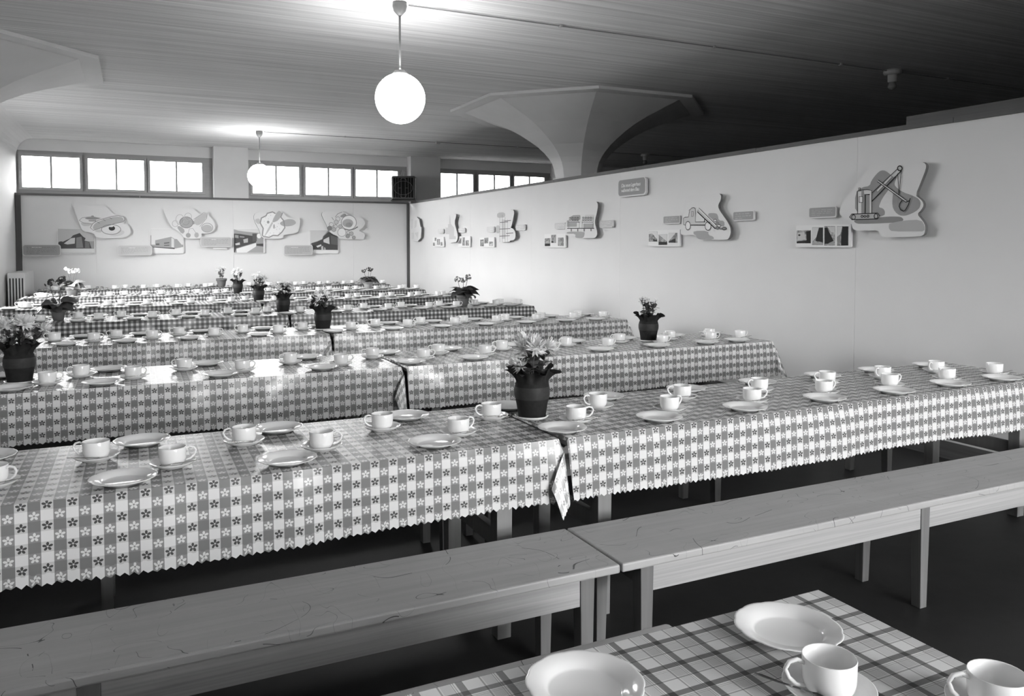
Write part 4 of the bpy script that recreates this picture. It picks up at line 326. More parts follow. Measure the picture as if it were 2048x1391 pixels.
{'key': 'picture_board','label': 'cut-out board with drawn cheese piece and knife','cat': 'picture board','wall': 'F','u': 2.443,'v': 1.872,'off': 0.066,'th': 0.028,'o': [(-0.422,0.151),(-0.401,0.195),(-0.334,0.224),(-0.223,0.237),(-0.119,0.251),(-0.022,0.267),(0.05,0.26),(0.099,0.23),(0.136,0.196),(0.163,0.158),(0.236,0.138),(0.357,0.137),(0.421,0.124),(0.429,0.099),(0.428,0.047),(0.419,-0.031),(0.403,-0.095),(0.381,-0.142),(0.304,-0.174),(0.173,-0.188),(0.11,-0.207),(0.115,-0.229),(0.109,-0.249),(0.093,-0.265),(0.007,-0.274),(-0.149,-0.274),(-0.245,-0.264),(-0.282,-0.242),(-0.305,-0.204),(-0.315,-0.149),(-0.336,-0.094),(-0.367,-0.039),(-0.395,0.023),(-0.42,0.094)],'r': 0,'it': [('p',0.74,[(-0.389,0.093),(-0.341,0.107),(-0.315,0.089),(-0.31,0.037),(-0.321,0.008),(-0.348,0.002),(-0.374,0.021),(-0.4,0.064)]),('p',0.92,[(-0.224,-0.235),(-0.176,-0.243),(-0.133,-0.237),(-0.095,-0.218),(-0.055,-0.209),(-0.012,-0.212),(0.029,-0.196),(0.067,-0.163),(0.1,-0.125),(0.127,-0.083),(0.136,-0.029),(0.126,0.038),(0.108,0.088),(0.081,0.121),(0.073,0.154),(0.085,0.187),(0.06,0.203),(0.001,0.202),(-0.042,0.21),(-0.068,0.226),(-0.106,0.227),(-0.154,0.212),(-0.184,0.194),(-0.195,0.172),(-0.221,0.149),(-0.264,0.126),(-0.291,0.092),(-0.302,0.045),(-0.295,-0.003),(-0.269,-0.052),(-0.259,-0.11),(-0.265,-0.176),(-0.263,-0.214),(-0.253,-0.225)]),('p',0.66,[(0.062,0.04),(0.109,0.068),(0.154,0.088),(0.197,0.1),(0.241,0.103),(0.285,0.098),(0.32,0.081),(0.347,0.05),(0.347,0.022),(0.319,-0.003),(0.278,-0.022),(0.223,-0.033),(0.169,-0.037),(0.114,-0.032),(0.075,-0.015),(0.051,0.012)]),('l',0.55,0.0131,[(-0.248,-0.231),(-0.152,-0.247),(-0.076,-0.208),(0.01,-0.213),(0.086,-0.146),(0.141,-0.062),(0.121,0.071),(0.068,0.137),(0.101,0.221)]),('l',0.55,0.0131,[(-0.028,0.202),(-0.082,0.234),(-0.178,0.205),(-0.2,0.16),(-0.286,0.115),(-0.308,0.022),(-0.256,-0.077),(-0.274,-0.209),(-0.248,-0.231)]),('p',0.68,[(0.037,0.257),(0.08,0.233),(0.084,0.186),(0.051,0.116),(0.008,0.068),(-0.047,0.043),(-0.079,0.037),(-0.089,0.05),(-0.067,0.11),(-0.012,0.216)]),('p',0.74,[(-0.095,0.046),(-0.074,0.024),(-0.15,-0.12),(-0.248,-0.253),(-0.182,-0.109)]),('p',0.6,[(-0.141,0.04),(-0.142,0.031),(-0.147,0.022),(-0.153,0.016),(-0.161,0.013),(-0.169,0.013),(-0.176,0.016),(-0.182,0.022),(-0.186,0.03),(-0.188,0.04),(-0.186,0.049),(-0.182,0.057),(-0.176,0.064),(-0.168,0.067),(-0.16,0.067),(-0.152,0.064),(-0.146,0.058),(-0.142,0.05)]),('p',0.66,[(-0.043,-0.042),(-0.044,-0.057),(-0.047,-0.07),(-0.051,-0.08),(-0.056,-0.085),(-0.061,-0.085),(-0.066,-0.08),(-0.07,-0.07),(-0.073,-0.057),(-0.073,-0.042),(-0.072,-0.027),(-0.069,-0.013),(-0.065,-0.004),(-0.06,0.002),(-0.055,0.002),(-0.05,-0.003),(-0.046,-0.013),(-0.044,-0.026)]),('p',0.6,[(-0.206,0.122),(-0.206,0.12),(-0.207,0.118),(-0.209,0.117),(-0.21,0.116),(-0.212,0.116),(-0.214,0.117),(-0.215,0.118),(-0.216,0.12),(-0.216,0.122),(-0.216,0.124),(-0.215,0.125),(-0.214,0.126),(-0.212,0.127),(-0.21,0.127),(-0.208,0.127),(-0.207,0.125),(-0.206,0.124)]),('p',0.6,[(-0.153,0.101),(-0.153,0.099),(-0.154,0.097),(-0.156,0.096),(-0.157,0.095),(-0.159,0.095),(-0.161,0.096),(-0.162,0.097),(-0.163,0.099),(-0.164,0.1),(-0.163,0.102),(-0.162,0.104),(-0.161,0.105),(-0.159,0.106),(-0.157,0.106),(-0.155,0.105),(-0.154,0.104),(-0.153,0.102)]),('p',0.6,[(-0.109,0.167),(-0.11,0.165),(-0.111,0.164),(-0.112,0.163),(-0.114,0.162),(-0.116,0.162),(-0.117,0.162),(-0.119,0.164),(-0.12,0.165),(-0.12,0.167),(-0.12,0.169),(-0.119,0.171),(-0.117,0.172),(-0.116,0.173),(-0.114,0.173),(-0.112,0.172),(-0.111,0.171),(-0.11,0.169)]),('p',0.6,[(-0.228,0.056),(-0.228,0.054),(-0.229,0.052),(-0.231,0.051),(-0.232,0.05),(-0.234,0.05),(-0.236,0.051),(-0.237,0.052),(-0.238,0.054),(-0.239,0.055),(-0.238,0.057),(-0.237,0.059),(-0.236,0.06),(-0.234,0.061),(-0.232,0.061),(-0.231,0.06),(-0.229,0.059),(-0.228,0.057)]),('p',0.6,[(-0.197,-0.01),(-0.197,-0.012),(-0.198,-0.014),(-0.2,-0.015),(-0.201,-0.016),(-0.203,-0.016),(-0.205,-0.015),(-0.206,-0.014),(-0.207,-0.012),(-0.208,-0.01),(-0.207,-0.008),(-0.206,-0.007),(-0.205,-0.005),(-0.203,-0.005),(-0.201,-0.005),(-0.199,-0.005),(-0.198,-0.007),(-0.197,-0.008)]),('p',0.6,[(-0.026,-0.064),(-0.027,-0.065),(-0.028,-0.067),(-0.029,-0.068),(-0.031,-0.069),(-0.033,-0.069),(-0.034,-0.068),(-0.036,-0.067),(-0.037,-0.066),(-0.037,-0.064),(-0.037,-0.062),(-0.036,-0.06),(-0.034,-0.059),(-0.033,-0.058),(-0.031,-0.058),(-0.029,-0.059),(-0.028,-0.06),(-0.027,-0.062)]),('p',0.6,[(0.049,-0.085),(0.048,-0.087),(0.048,-0.089),(0.046,-0.09),(0.044,-0.091),(0.042,-0.091),(0.041,-0.09),(0.039,-0.089),(0.038,-0.087),(0.038,-0.085),(0.038,-0.083),(0.039,-0.082),(0.041,-0.08),(0.043,-0.08),(0.044,-0.08),(0.046,-0.08),(0.048,-0.082),(0.049,-0.083)]),('p',0.6,[(-0.005,-0.097),(-0.006,-0.099),(-0.007,-0.1),(-0.008,-0.101),(-0.01,-0.102),(-0.012,-0.102),(-0.013,-0.101),(-0.015,-0.1),(-0.016,-0.099),(-0.016,-0.097),(-0.016,-0.095),(-0.015,-0.093),(-0.013,-0.092),(-0.011,-0.091),(-0.01,-0.091),(-0.008,-0.092),(-0.006,-0.093),(-0.006,-0.095)]),('p',0.6,[(-0.06,-0.163),(-0.06,-0.165),(-0.061,-0.167),(-0.063,-0.168),(-0.064,-0.169),(-0.066,-0.169),(-0.068,-0.168),(-0.069,-0.167),(-0.07,-0.165),(-0.071,-0.164),(-0.07,-0.162),(-0.069,-0.16),(-0.068,-0.159),(-0.066,-0.158),(-0.064,-0.158),(-0.062,-0.159),(-0.061,-0.16),(-0.06,-0.162)]),('p',0.6,[(0.048,-0.152),(0.048,-0.154),(0.047,-0.155),(0.045,-0.156),(0.044,-0.157),(0.042,-0.157),(0.04,-0.157),(0.038,-0.155),(0.038,-0.154),(0.037,-0.152),(0.038,-0.15),(0.039,-0.148),(0.04,-0.147),(0.042,-0.146),(0.044,-0.146),(0.045,-0.147),(0.047,-0.148),(0.048,-0.15)]),('p',0.6,[(-0.124,-0.164),(-0.124,-0.166),(-0.125,-0.167),(-0.127,-0.169),(-0.129,-0.169),(-0.13,-0.169),(-0.132,-0.169),(-0.134,-0.167),(-0.134,-0.166),(-0.135,-0.164),(-0.134,-0.162),(-0.133,-0.16),(-0.132,-0.159),(-0.13,-0.158),(-0.128,-0.158),(-0.127,-0.159),(-0.125,-0.16),(-0.124,-0.162)]),('p',0.6,[(0.028,0.015),(0.028,0.013),(0.027,0.011),(0.026,0.01),(0.024,0.009),(0.022,0.009),(0.02,0.01),(0.019,0.011),(0.018,0.013),(0.018,0.014),(0.018,0.016),(0.019,0.018),(0.02,0.019),(0.022,0.02),(0.024,0.02),(0.026,0.019),(0.027,0.018),(0.028,0.016)]),('p',0.6,[(0.006,-0.041),(0.006,-0.043),(0.005,-0.045),(0.003,-0.046),(0.002,-0.047),(-0.0,-0.047),(-0.002,-0.046),(-0.003,-0.045),(-0.004,-0.043),(-0.005,-0.041),(-0.004,-0.039),(-0.003,-0.038),(-0.002,-0.036),(-0.0,-0.036),(0.002,-0.036),(0.004,-0.036),(0.005,-0.038),(0.006,-0.039)]),('p',0.6,[(-0.146,-0.208),(-0.146,-0.21),(-0.147,-0.212),(-0.149,-0.213),(-0.151,-0.214),(-0.152,-0.214),(-0.154,-0.213),(-0.155,-0.212),(-0.156,-0.21),(-0.157,-0.208),(-0.156,-0.206),(-0.155,-0.205),(-0.154,-0.203),(-0.152,-0.203),(-0.15,-0.203),(-0.149,-0.203),(-0.147,-0.205),(-0.146,-0.206)])],'ph': [],'text': None,'tone': 0.9},
{'key': 'photo_board','label': 'board with photograph of a shop interior with counter and shelves','cat': 'photo board','wall': 'F','u': 1.937,'v': 1.555,'off': 0.03,'th': 0.016,'o': [(-0.283,0.228),(0.283,0.228),(0.283,-0.228),(-0.283,-0.228)],'r': 0.03,'it': [],'ph': [([(-0.271,0.218),(0.26,0.223),(0.254,-0.22),(-0.275,-0.217)],3,[('p',0.82,[(-0.269,0.216),(0.191,0.22),(0.19,0.152),(-0.031,0.172),(-0.187,0.193)]),('p',0.2,[(-0.27,0.138),(-0.167,0.133),(0.126,0.086),(0.124,-0.024),(-0.233,-0.134),(-0.255,-0.21),(-0.275,-0.204)]),('p',0.75,[(-0.252,-0.047),(-0.169,-0.025),(-0.165,-0.068),(-0.242,-0.079)]),('p',0.7,[(-0.106,0.03),(-0.022,0.052),(-0.023,-0.025),(-0.096,-0.036)]),('p',0.6,[(-0.25,0.116),(-0.188,0.106),(-0.189,0.051),(-0.251,0.062)]),('p',0.55,[(-0.167,0.095),(-0.084,0.085),(-0.085,0.063),(-0.168,0.068)]),('p',0.9,[(-0.228,-0.145),(0.124,-0.035),(0.123,-0.101),(-0.047,-0.214),(-0.224,-0.213)]),('p',0.62,[(-0.047,-0.214),(0.123,-0.101),(0.252,-0.112),(0.251,-0.215)]),('p',0.3,[(0.129,-0.052),(0.253,-0.046),(0.253,-0.101),(0.129,-0.085)]),('p',0.35,[(0.058,0.14),(0.137,0.141),(0.135,-0.002),(0.061,-0.013)]),('p',0.92,[(0.219,0.097),(0.216,0.081),(0.209,0.067),(0.198,0.057),(0.185,0.051),(0.171,0.051),(0.158,0.057),(0.147,0.067),(0.141,0.081),(0.138,0.097),(0.141,0.112),(0.148,0.126),(0.159,0.137),(0.172,0.142),(0.186,0.142),(0.199,0.137),(0.21,0.127),(0.217,0.113)])])],'text': None,'tone': 0.9},
{'key': 'picture_board','label': 'cut-out board with drawn tea bowl,grapes and fruits','cat': 'picture board','wall': 'F','u': 3.709,'v': 1.874,'off': 0.066,'th': 0.028,'o': [(-0.422,0.215),(-0.408,0.241),(-0.361,0.259),(-0.28,0.27),(-0.192,0.277),(-0.096,0.279),(-0.029,0.269),(0.009,0.248),(0.045,0.229),(0.079,0.21),(0.134,0.197),(0.212,0.188),(0.28,0.177),(0.339,0.164),(0.38,0.14),(0.405,0.107),(0.419,0.073),(0.424,0.039),(0.416,0.003),(0.396,-0.036),(0.362,-0.07),(0.312,-0.099),(0.312,-0.121),(0.361,-0.135),(0.397,-0.154),(0.419,-0.179),(0.426,-0.205),(0.418,-0.234),(0.402,-0.256),(0.377,-0.271),(0.251,-0.278),(0.022,-0.279),(-0.097,-0.265),(-0.106,-0.237),(-0.142,-0.21),(-0.204,-0.187),(-0.253,-0.154),(-0.291,-0.112),(-0.317,-0.067),(-0.33,-0.019),(-0.353,0.035),(-0.386,0.096),(-0.409,0.145),(-0.423,0.183)],'r': 0,'it': [('p',0.6,[(-0.058,0.182),(-0.007,0.216),(0.031,0.222),(0.056,0.201),(0.048,0.178),(0.008,0.152),(-0.029,0.146),(-0.065,0.158)]),('p',0.92,[(0.255,0.049),(0.245,-0.0),(0.218,-0.044),(0.178,-0.076),(0.129,-0.094),(0.076,-0.094),(0.028,-0.078),(-0.012,-0.046),(-0.037,-0.003),(-0.046,0.046),(-0.036,0.095),(-0.01,0.138),(0.03,0.171),(0.079,0.189),(0.131,0.19),(0.18,0.173),(0.22,0.142),(0.246,0.099)]),('p',0.68,[(0.191,0.039),(0.184,0.011),(0.165,-0.014),(0.136,-0.032),(0.1,-0.042),(0.063,-0.043),(0.028,-0.033),(-0.001,-0.016),(-0.02,0.009),(-0.026,0.036),(-0.019,0.064),(-0.0,0.089),(0.029,0.107),(0.064,0.118),(0.102,0.118),(0.137,0.109),(0.166,0.091),(0.185,0.067)]),('p',0.6,[(0.169,0.002),(0.165,-0.014),(0.154,-0.029),(0.136,-0.04),(0.114,-0.046),(0.091,-0.046),(0.07,-0.04),(0.053,-0.03),(0.041,-0.016),(0.038,0.001),(0.042,0.017),(0.053,0.032),(0.071,0.043),(0.092,0.049),(0.115,0.049),(0.137,0.043),(0.154,0.033),(0.166,0.019)]),('l',0.55,0.0076,[(0.255,0.049),(0.245,-0.0),(0.218,-0.044),(0.178,-0.076),(0.129,-0.094),(0.076,-0.094),(0.028,-0.078),(-0.012,-0.046),(-0.037,-0.003),(-0.046,0.046),(-0.036,0.095),(-0.01,0.138),(0.03,0.171),(0.079,0.189),(0.131,0.19),(0.18,0.173),(0.22,0.142),(0.246,0.099),(0.255,0.049)]),('l',0.45,0.0113,[(0.016,-0.078),(0.112,-0.101),(0.21,-0.076),(0.283,-0.032)]),('l',0.6,0.0076,[(-0.231,0.148),(-0.194,0.091)]),('l',0.6,0.0076,[(-0.165,0.149),(-0.116,0.216),(-0.03,0.251)]),('p',0.85,[(-0.07,0.117),(-0.073,0.103),(-0.08,0.09),(-0.092,0.08),(-0.105,0.075),(-0.12,0.075),(-0.134,0.08),(-0.145,0.089),(-0.152,0.101),(-0.155,0.116),(-0.152,0.13),(-0.144,0.143),(-0.133,0.152),(-0.119,0.158),(-0.105,0.158),(-0.091,0.153),(-0.08,0.144),(-0.073,0.131)]),('l',0.5,0.0047,[(-0.07,0.117),(-0.073,0.103),(-0.08,0.09),(-0.092,0.08),(-0.105,0.075),(-0.12,0.075),(-0.134,0.08),(-0.145,0.089),(-0.152,0.101),(-0.155,0.116),(-0.152,0.13),(-0.144,0.143),(-0.133,0.152),(-0.119,0.158),(-0.105,0.158),(-0.091,0.153),(-0.08,0.144),(-0.073,0.131),(-0.07,0.117)]),('p',0.75,[(-0.104,0.054),(-0.107,0.04),(-0.114,0.027),(-0.126,0.018),(-0.14,0.013),(-0.154,0.013),(-0.168,0.017),(-0.179,0.027),(-0.186,0.039),(-0.189,0.053),(-0.186,0.068),(-0.178,0.08),(-0.167,0.09),(-0.153,0.095),(-0.139,0.095),(-0.125,0.091),(-0.114,0.081),(-0.107,0.069)]),('l',0.5,0.0047,[(-0.104,0.054),(-0.107,0.04),(-0.114,0.027),(-0.126,0.018),(-0.14,0.013),(-0.154,0.013),(-0.168,0.017),(-0.179,0.027),(-0.186,0.039),(-0.189,0.053),(-0.186,0.068),(-0.178,0.08),(-0.167,0.09),(-0.153,0.095),(-0.139,0.095),(-0.125,0.091),(-0.114,0.081),(-0.107,0.069),(-0.104,0.054)]),('p',0.85,[(-0.2,0.006),(-0.203,-0.009),(-0.21,-0.021),(-0.222,-0.031),(-0.235,-0.036),(-0.25,-0.036),(-0.264,-0.031),(-0.275,-0.022),(-0.282,-0.009),(-0.284,0.005),(-0.281,0.019),(-0.274,0.032),(-0.263,0.041),(-0.249,0.046),(-0.235,0.047),(-0.221,0.042),(-0.21,0.033),(-0.203,0.02)]),('l',0.5,0.0047,[(-0.2,0.006),(-0.203,-0.009),(-0.21,-0.021),(-0.222,-0.031),(-0.235,-0.036),(-0.25,-0.036),(-0.264,-0.031),(-0.275,-0.022),(-0.282,-0.009),(-0.284,0.005),(-0.281,0.019),(-0.274,0.032),(-0.263,0.041),(-0.249,0.046),(-0.235,0.047),(-0.221,0.042),(-0.21,0.033),(-0.203,0.02),(-0.2,0.006)]),('p',0.82,[(-0.125,-0.032),(-0.128,-0.044),(-0.134,-0.055),(-0.144,-0.063),(-0.156,-0.067),(-0.168,-0.068),(-0.18,-0.063),(-0.19,-0.055),(-0.196,-0.045),(-0.198,-0.032),(-0.196,-0.02),(-0.189,-0.009),(-0.179,-0.001),(-0.168,0.004),(-0.155,0.004),(-0.143,-0.0),(-0.134,-0.008),(-0.127,-0.019)]),('l',0.5,0.0047,[(-0.125,-0.032),(-0.128,-0.044),(-0.134,-0.055),(-0.144,-0.063),(-0.156,-0.067),(-0.168,-0.068),(-0.18,-0.063),(-0.19,-0.055),(-0.196,-0.045),(-0.198,-0.032),(-0.196,-0.02),(-0.189,-0.009),(-0.179,-0.001),(-0.168,0.004),(-0.155,0.004),(-0.143,-0.0),(-0.134,-0.008),(-0.127,-0.019),(-0.125,-0.032)]),('p',0.72,[(-0.027,-0.031),(-0.03,-0.044),(-0.037,-0.055),(-0.047,-0.064),(-0.06,-0.069),(-0.073,-0.069),(-0.085,-0.064),(-0.095,-0.056),(-0.102,-0.044),(-0.104,-0.031),(-0.102,-0.018),(-0.095,-0.007),(-0.085,0.002),(-0.072,0.007),(-0.059,0.007),(-0.046,0.002),(-0.036,-0.006),(-0.03,-0.017)]),('l',0.5,0.0047,[(-0.027,-0.031),(-0.03,-0.044),(-0.037,-0.055),(-0.047,-0.064),(-0.06,-0.069),(-0.073,-0.069),(-0.085,-0.064),(-0.095,-0.056),(-0.102,-0.044),(-0.104,-0.031),(-0.102,-0.018),(-0.095,-0.007),(-0.085,0.002),(-0.072,0.007),(-0.059,0.007),(-0.046,0.002),(-0.036,-0.006),(-0.03,-0.017),(-0.027,-0.031)]),('p',0.7,[(-0.154,-0.089),(-0.156,-0.103),(-0.164,-0.116),(-0.175,-0.125),(-0.189,-0.131),(-0.203,-0.131),(-0.217,-0.126),(-0.228,-0.117),(-0.235,-0.104),(-0.238,-0.09),(-0.235,-0.075),(-0.227,-0.063),(-0.216,-0.053),(-0.202,-0.048),(-0.188,-0.048),(-0.174,-0.053),(-0.163,-0.062),(-0.156,-0.075)]),('l',0.5,0.0047,[(-0.154,-0.089),(-0.156,-0.103),(-0.164,-0.116),(-0.175,-0.125),(-0.189,-0.131),(-0.203,-0.131),(-0.217,-0.126),(-0.228,-0.117),(-0.235,-0.104),(-0.238,-0.09),(-0.235,-0.075),(-0.227,-0.063),(-0.216,-0.053),(-0.202,-0.048),(-0.188,-0.048),(-0.174,-0.053),(-0.163,-0.062),(-0.156,-0.075),(-0.154,-0.089)]),('p',0.5,[(-0.233,-0.066),(-0.235,-0.081),(-0.243,-0.094),(-0.255,-0.104),(-0.269,-0.109),(-0.284,-0.109),(-0.298,-0.104),(-0.31,-0.095),(-0.317,-0.082),(-0.32,-0.067),(-0.317,-0.052),(-0.309,-0.039),(-0.298,-0.029),(-0.283,-0.023),(-0.268,-0.023),(-0.254,-0.028),(-0.242,-0.038),(-0.235,-0.051)]),('l',0.5,0.0047,[(-0.233,-0.066),(-0.235,-0.081),(-0.243,-0.094),(-0.255,-0.104),(-0.269,-0.109),(-0.284,-0.109),(-0.298,-0.104),(-0.31,-0.095),(-0.317,-0.082),(-0.32,-0.067),(-0.317,-0.052),(-0.309,-0.039),(-0.298,-0.029),(-0.283,-0.023),(-0.268,-0.023),(-0.254,-0.028),(-0.242,-0.038),(-0.235,-0.051),(-0.233,-0.066)]),('p',0.9,[(0.043,-0.145),(0.038,-0.172),(0.024,-0.197),(0.002,-0.215),(-0.025,-0.224),(-0.053,-0.225),(-0.079,-0.215),(-0.1,-0.197),(-0.114,-0.173),(-0.119,-0.146),(-0.114,-0.118),(-0.099,-0.094),(-0.078,-0.076),(-0.051,-0.066),(-0.023,-0.066),(0.003,-0.075),(0.024,-0.093),(0.038,-0.117)]),('l',0.5,0.0047,[(0.043,-0.145),(0.038,-0.172),(0.024,-0.197),(0.002,-0.215),(-0.025,-0.224),(-0.053,-0.225),(-0.079,-0.215),(-0.1,-0.197),(-0.114,-0.173),(-0.119,-0.146),(-0.114,-0.118),(-0.099,-0.094),(-0.078,-0.076),(-0.051,-0.066),(-0.023,-0.066),(0.003,-0.075),(0.024,-0.093),(0.038,-0.117),(0.043,-0.145)]),('p',0.85,[(0.117,-0.149),(0.115,-0.159),(0.11,-0.168),(0.102,-0.174),(0.092,-0.178),(0.082,-0.178),(0.073,-0.174),(0.065,-0.168),(0.06,-0.159),(0.058,-0.149),(0.06,-0.14),(0.065,-0.131),(0.073,-0.124),(0.083,-0.121),(0.093,-0.121),(0.102,-0.124),(0.11,-0.131),(0.115,-0.139)]),('l',0.5,0.0047,[(0.117,-0.149),(0.115,-0.159),(0.11,-0.168),(0.102,-0.174),(0.092,-0.178),(0.082,-0.178),(0.073,-0.174),(0.065,-0.168),(0.06,-0.159),(0.058,-0.149),(0.06,-0.14),(0.065,-0.131),(0.073,-0.124),(0.083,-0.121),(0.093,-0.121),(0.102,-0.124),(0.11,-0.131),(0.115,-0.139),(0.117,-0.149)]),('p',0.72,[(0.189,-0.168),(0.187,-0.181),(0.18,-0.193),(0.17,-0.201),(0.157,-0.206),(0.143,-0.206),(0.131,-0.202),(0.12,-0.193),(0.114,-0.181),(0.112,-0.168),(0.114,-0.155),(0.121,-0.144),(0.131,-0.135),(0.144,-0.13),(0.157,-0.13),(0.17,-0.135),(0.18,-0.143),(0.187,-0.155)]),('l',0.5,0.0047,[(0.189,-0.168),(0.187,-0.181),(0.18,-0.193),(0.17,-0.201),(0.157,-0.206),(0.143,-0.206),(0.131,-0.202),(0.12,-0.193),(0.114,-0.181),(0.112,-0.168),(0.114,-0.155),(0.121,-0.144),(0.131,-0.135),(0.144,-0.13),(0.157,-0.13),(0.17,-0.135),(0.18,-0.143),(0.187,-0.155),(0.189,-0.168)]),('p',0.62,[(0.116,-0.216),(0.114,-0.23),(0.107,-0.241),(0.096,-0.25),(0.084,-0.254),(0.07,-0.254),(0.058,-0.25),(0.047,-0.241),(0.041,-0.23),(0.038,-0.217),(0.041,-0.204),(0.048,-0.192),(0.058,-0.183),(0.071,-0.179),(0.084,-0.179),(0.097,-0.183),(0.107,-0.192),(0.114,-0.203)]),('l',0.5,0.0047,[(0.116,-0.216),(0.114,-0.23),(0.107,-0.241),(0.096,-0.25),(0.084,-0.254),(0.07,-0.254),(0.058,-0.25),(0.047,-0.241),(0.041,-0.23),(0.038,-0.217),(0.041,-0.204),(0.048,-0.192),(0.058,-0.183),(0.071,-0.179),(0.084,-0.179),(0.097,-0.183),(0.107,-0.192),(0.114,-0.203),(0.116,-0.216)]),('p',0.66,[(0.232,-0.245),(0.23,-0.256),(0.224,-0.266),(0.215,-0.273),(0.204,-0.277),(0.192,-0.277),(0.182,-0.273),(0.173,-0.266),(0.167,-0.256),(0.165,-0.245),(0.167,-0.234),(0.173,-0.224),(0.182,-0.217),(0.193,-0.213),(0.204,-0.213),(0.215,-0.216),(0.224,-0.224),(0.23,-0.233)]),('l',0.5,0.0047,[(0.232,-0.245),(0.23,-0.256),(0.224,-0.266),(0.215,-0.273),(0.204,-0.277),(0.192,-0.277),(0.182,-0.273),(0.173,-0.266),(0.167,-0.256),(0.165,-0.245),(0.167,-0.234),(0.173,-0.224),(0.182,-0.217),(0.193,-0.213),(0.204,-0.213),(0.215,-0.216),(0.224,-0.224),(0.23,-0.233),(0.232,-0.245)])],'ph': [],'text': None,'tone': 0.9},
{'key': 'photo_board','label': 'board with photograph of a dark gabled inn,rightmost on far wall','cat': 'photo board','wall': 'F','u': 3.335,'v': 1.544,'off': 0.035,'th': 0.018,'o': [(-0.272,0.228),(0.272,0.228),(0.272,-0.228),(-0.272,-0.228)],'r': 0.03,'it': [],'ph': [([(-0.266,0.219),(0.267,0.223),(0.263,-0.174),(-0.27,-0.173)],4,[('p',0.78,[(-0.264,0.217),(0.071,0.219),(-0.025,0.107),(-0.044,0.05),(-0.266,-0.036)]),('p',0.15,[(-0.251,-0.026),(-0.139,0.002),(-0.035,0.05),(-0.015,0.107),(0.08,0.193),(0.185,0.146),(0.264,0.098),(0.261,-0.16),(-0.215,-0.149)]),('p',0.8,[(-0.016,0.04),(0.094,0.098),(0.102,-0.045),(-0.016,-0.007)]),('p',0.38,[(0.127,0.126),(0.261,0.089),(0.259,-0.064),(0.126,-0.045)]),('p',0.8,[(-0.158,-0.083),(-0.064,-0.05),(-0.055,-0.078),(-0.131,-0.112)]),('p',0.75,[(-0.06,-0.093),(-0.027,-0.078),(-0.018,-0.161),(-0.06,-0.164)]),('p',0.7,[(-0.003,-0.102),(0.02,-0.121),(0.025,-0.161),(-0.004,-0.161)]),('p',0.9,[(-0.206,-0.157),(0.261,-0.162),(0.261,-0.172),(-0.206,-0.171)])])],'text': None,'tone': 0.9},
{'key': 'caption_board','label': 'mid grey caption board left of the gabled inn photograph','cat': 'sign','wall': 'F','u': 2.827,'v': 1.386,'off': 0.1,'th': 0.03,'o': [(-0.273,0.098),(0.273,0.098),(0.273,-0.098),(-0.273,-0.098)],'r': 0.045,'it': [],'ph': [],'text': ('dark',5,0.68),'tone': 0.82}
]

# ------------------------------------------------------------------ the room
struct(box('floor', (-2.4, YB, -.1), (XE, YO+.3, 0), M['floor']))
struct(box('ceiling', (-2.4, YB, ZC), (XE, YO+.3, ZC+.2), M['ceiling']))
ZW0, ZW1 = 2.37, 3.10
w = MB().box((-2.1, YO, 0), (XE, YO+.25, ZW0)).box((-2.1, YO, ZW1), (XE, YO+.25, ZC))
ed = [-2.1] + [x for p in FARWIN for x in p] + [XE]
for i in range(0, len(ed), 2): w.box((ed[i], YO, ZW0), (ed[i+1], YO+.25, ZW1))
struct(w.build('wall_far', M['wall']))
w = MB().box((XL-.3, YB, 0), (XL, YO, 1.0)).box((XL-.3, YB, 2.88), (XL, YO, ZC))
ed = [YB] + [y for p in reversed(LEFTWIN) for y in p] + [YO]
for i in range(0, len(ed), 2): w.box((XL-.3, ed[i], 1.0), (XL, ed[i+1], 2.88))
struct(w.build('wall_left', M['wall']))
w = MB().box((-2.4, YB-.2, 0), (XE, YB, 1.0)).box((-2.4, YB-.2, 2.88), (XE, YB, ZC))
ed = [-2.4] + [x for p in FILLWIN for x in p] + [XE]
for i in range(0, len(ed), 2): w.box((ed[i], YB-.2, 1.0), (ed[i+1], YB, 2.88))
struct(w.build('wall_back', M['plaster']))
struct(box('wall_end', (XE, YB, 0), (XE+.2, YO, ZC), M['dark_wall']))
# cove where the left wall meets the ceiling
pr = [(XL-.02, 2.98)] + [(XL+.26*(1-math.cos(t)), 3.0+.30*math.sin(t)) for t in [i*math.pi/16 for i in range(9)]] + [(XL-.02, ZC)]
V = [(x, y, z) for y in (YB, YO) for x, z in pr]; n = len(pr)
F = [(i, (i+1) % n, n+(i+1) % n, n+i) for i in range(n)] + [list(range(n))[::-1], list(range(n, 2*n))]
struct(MB().add(V, F).build('trim_1', M['wall'], smooth=False))
# piers between the clerestory windows
for i, (a, b) in enumerate(((1.34, 1.95), (5.13, 5.77), (8.51, 9.15))):
    struct(box('trim_%d' % (i+2), (a, YF+.05, 0), (b, YO+.01, ZC), M['plaster']))

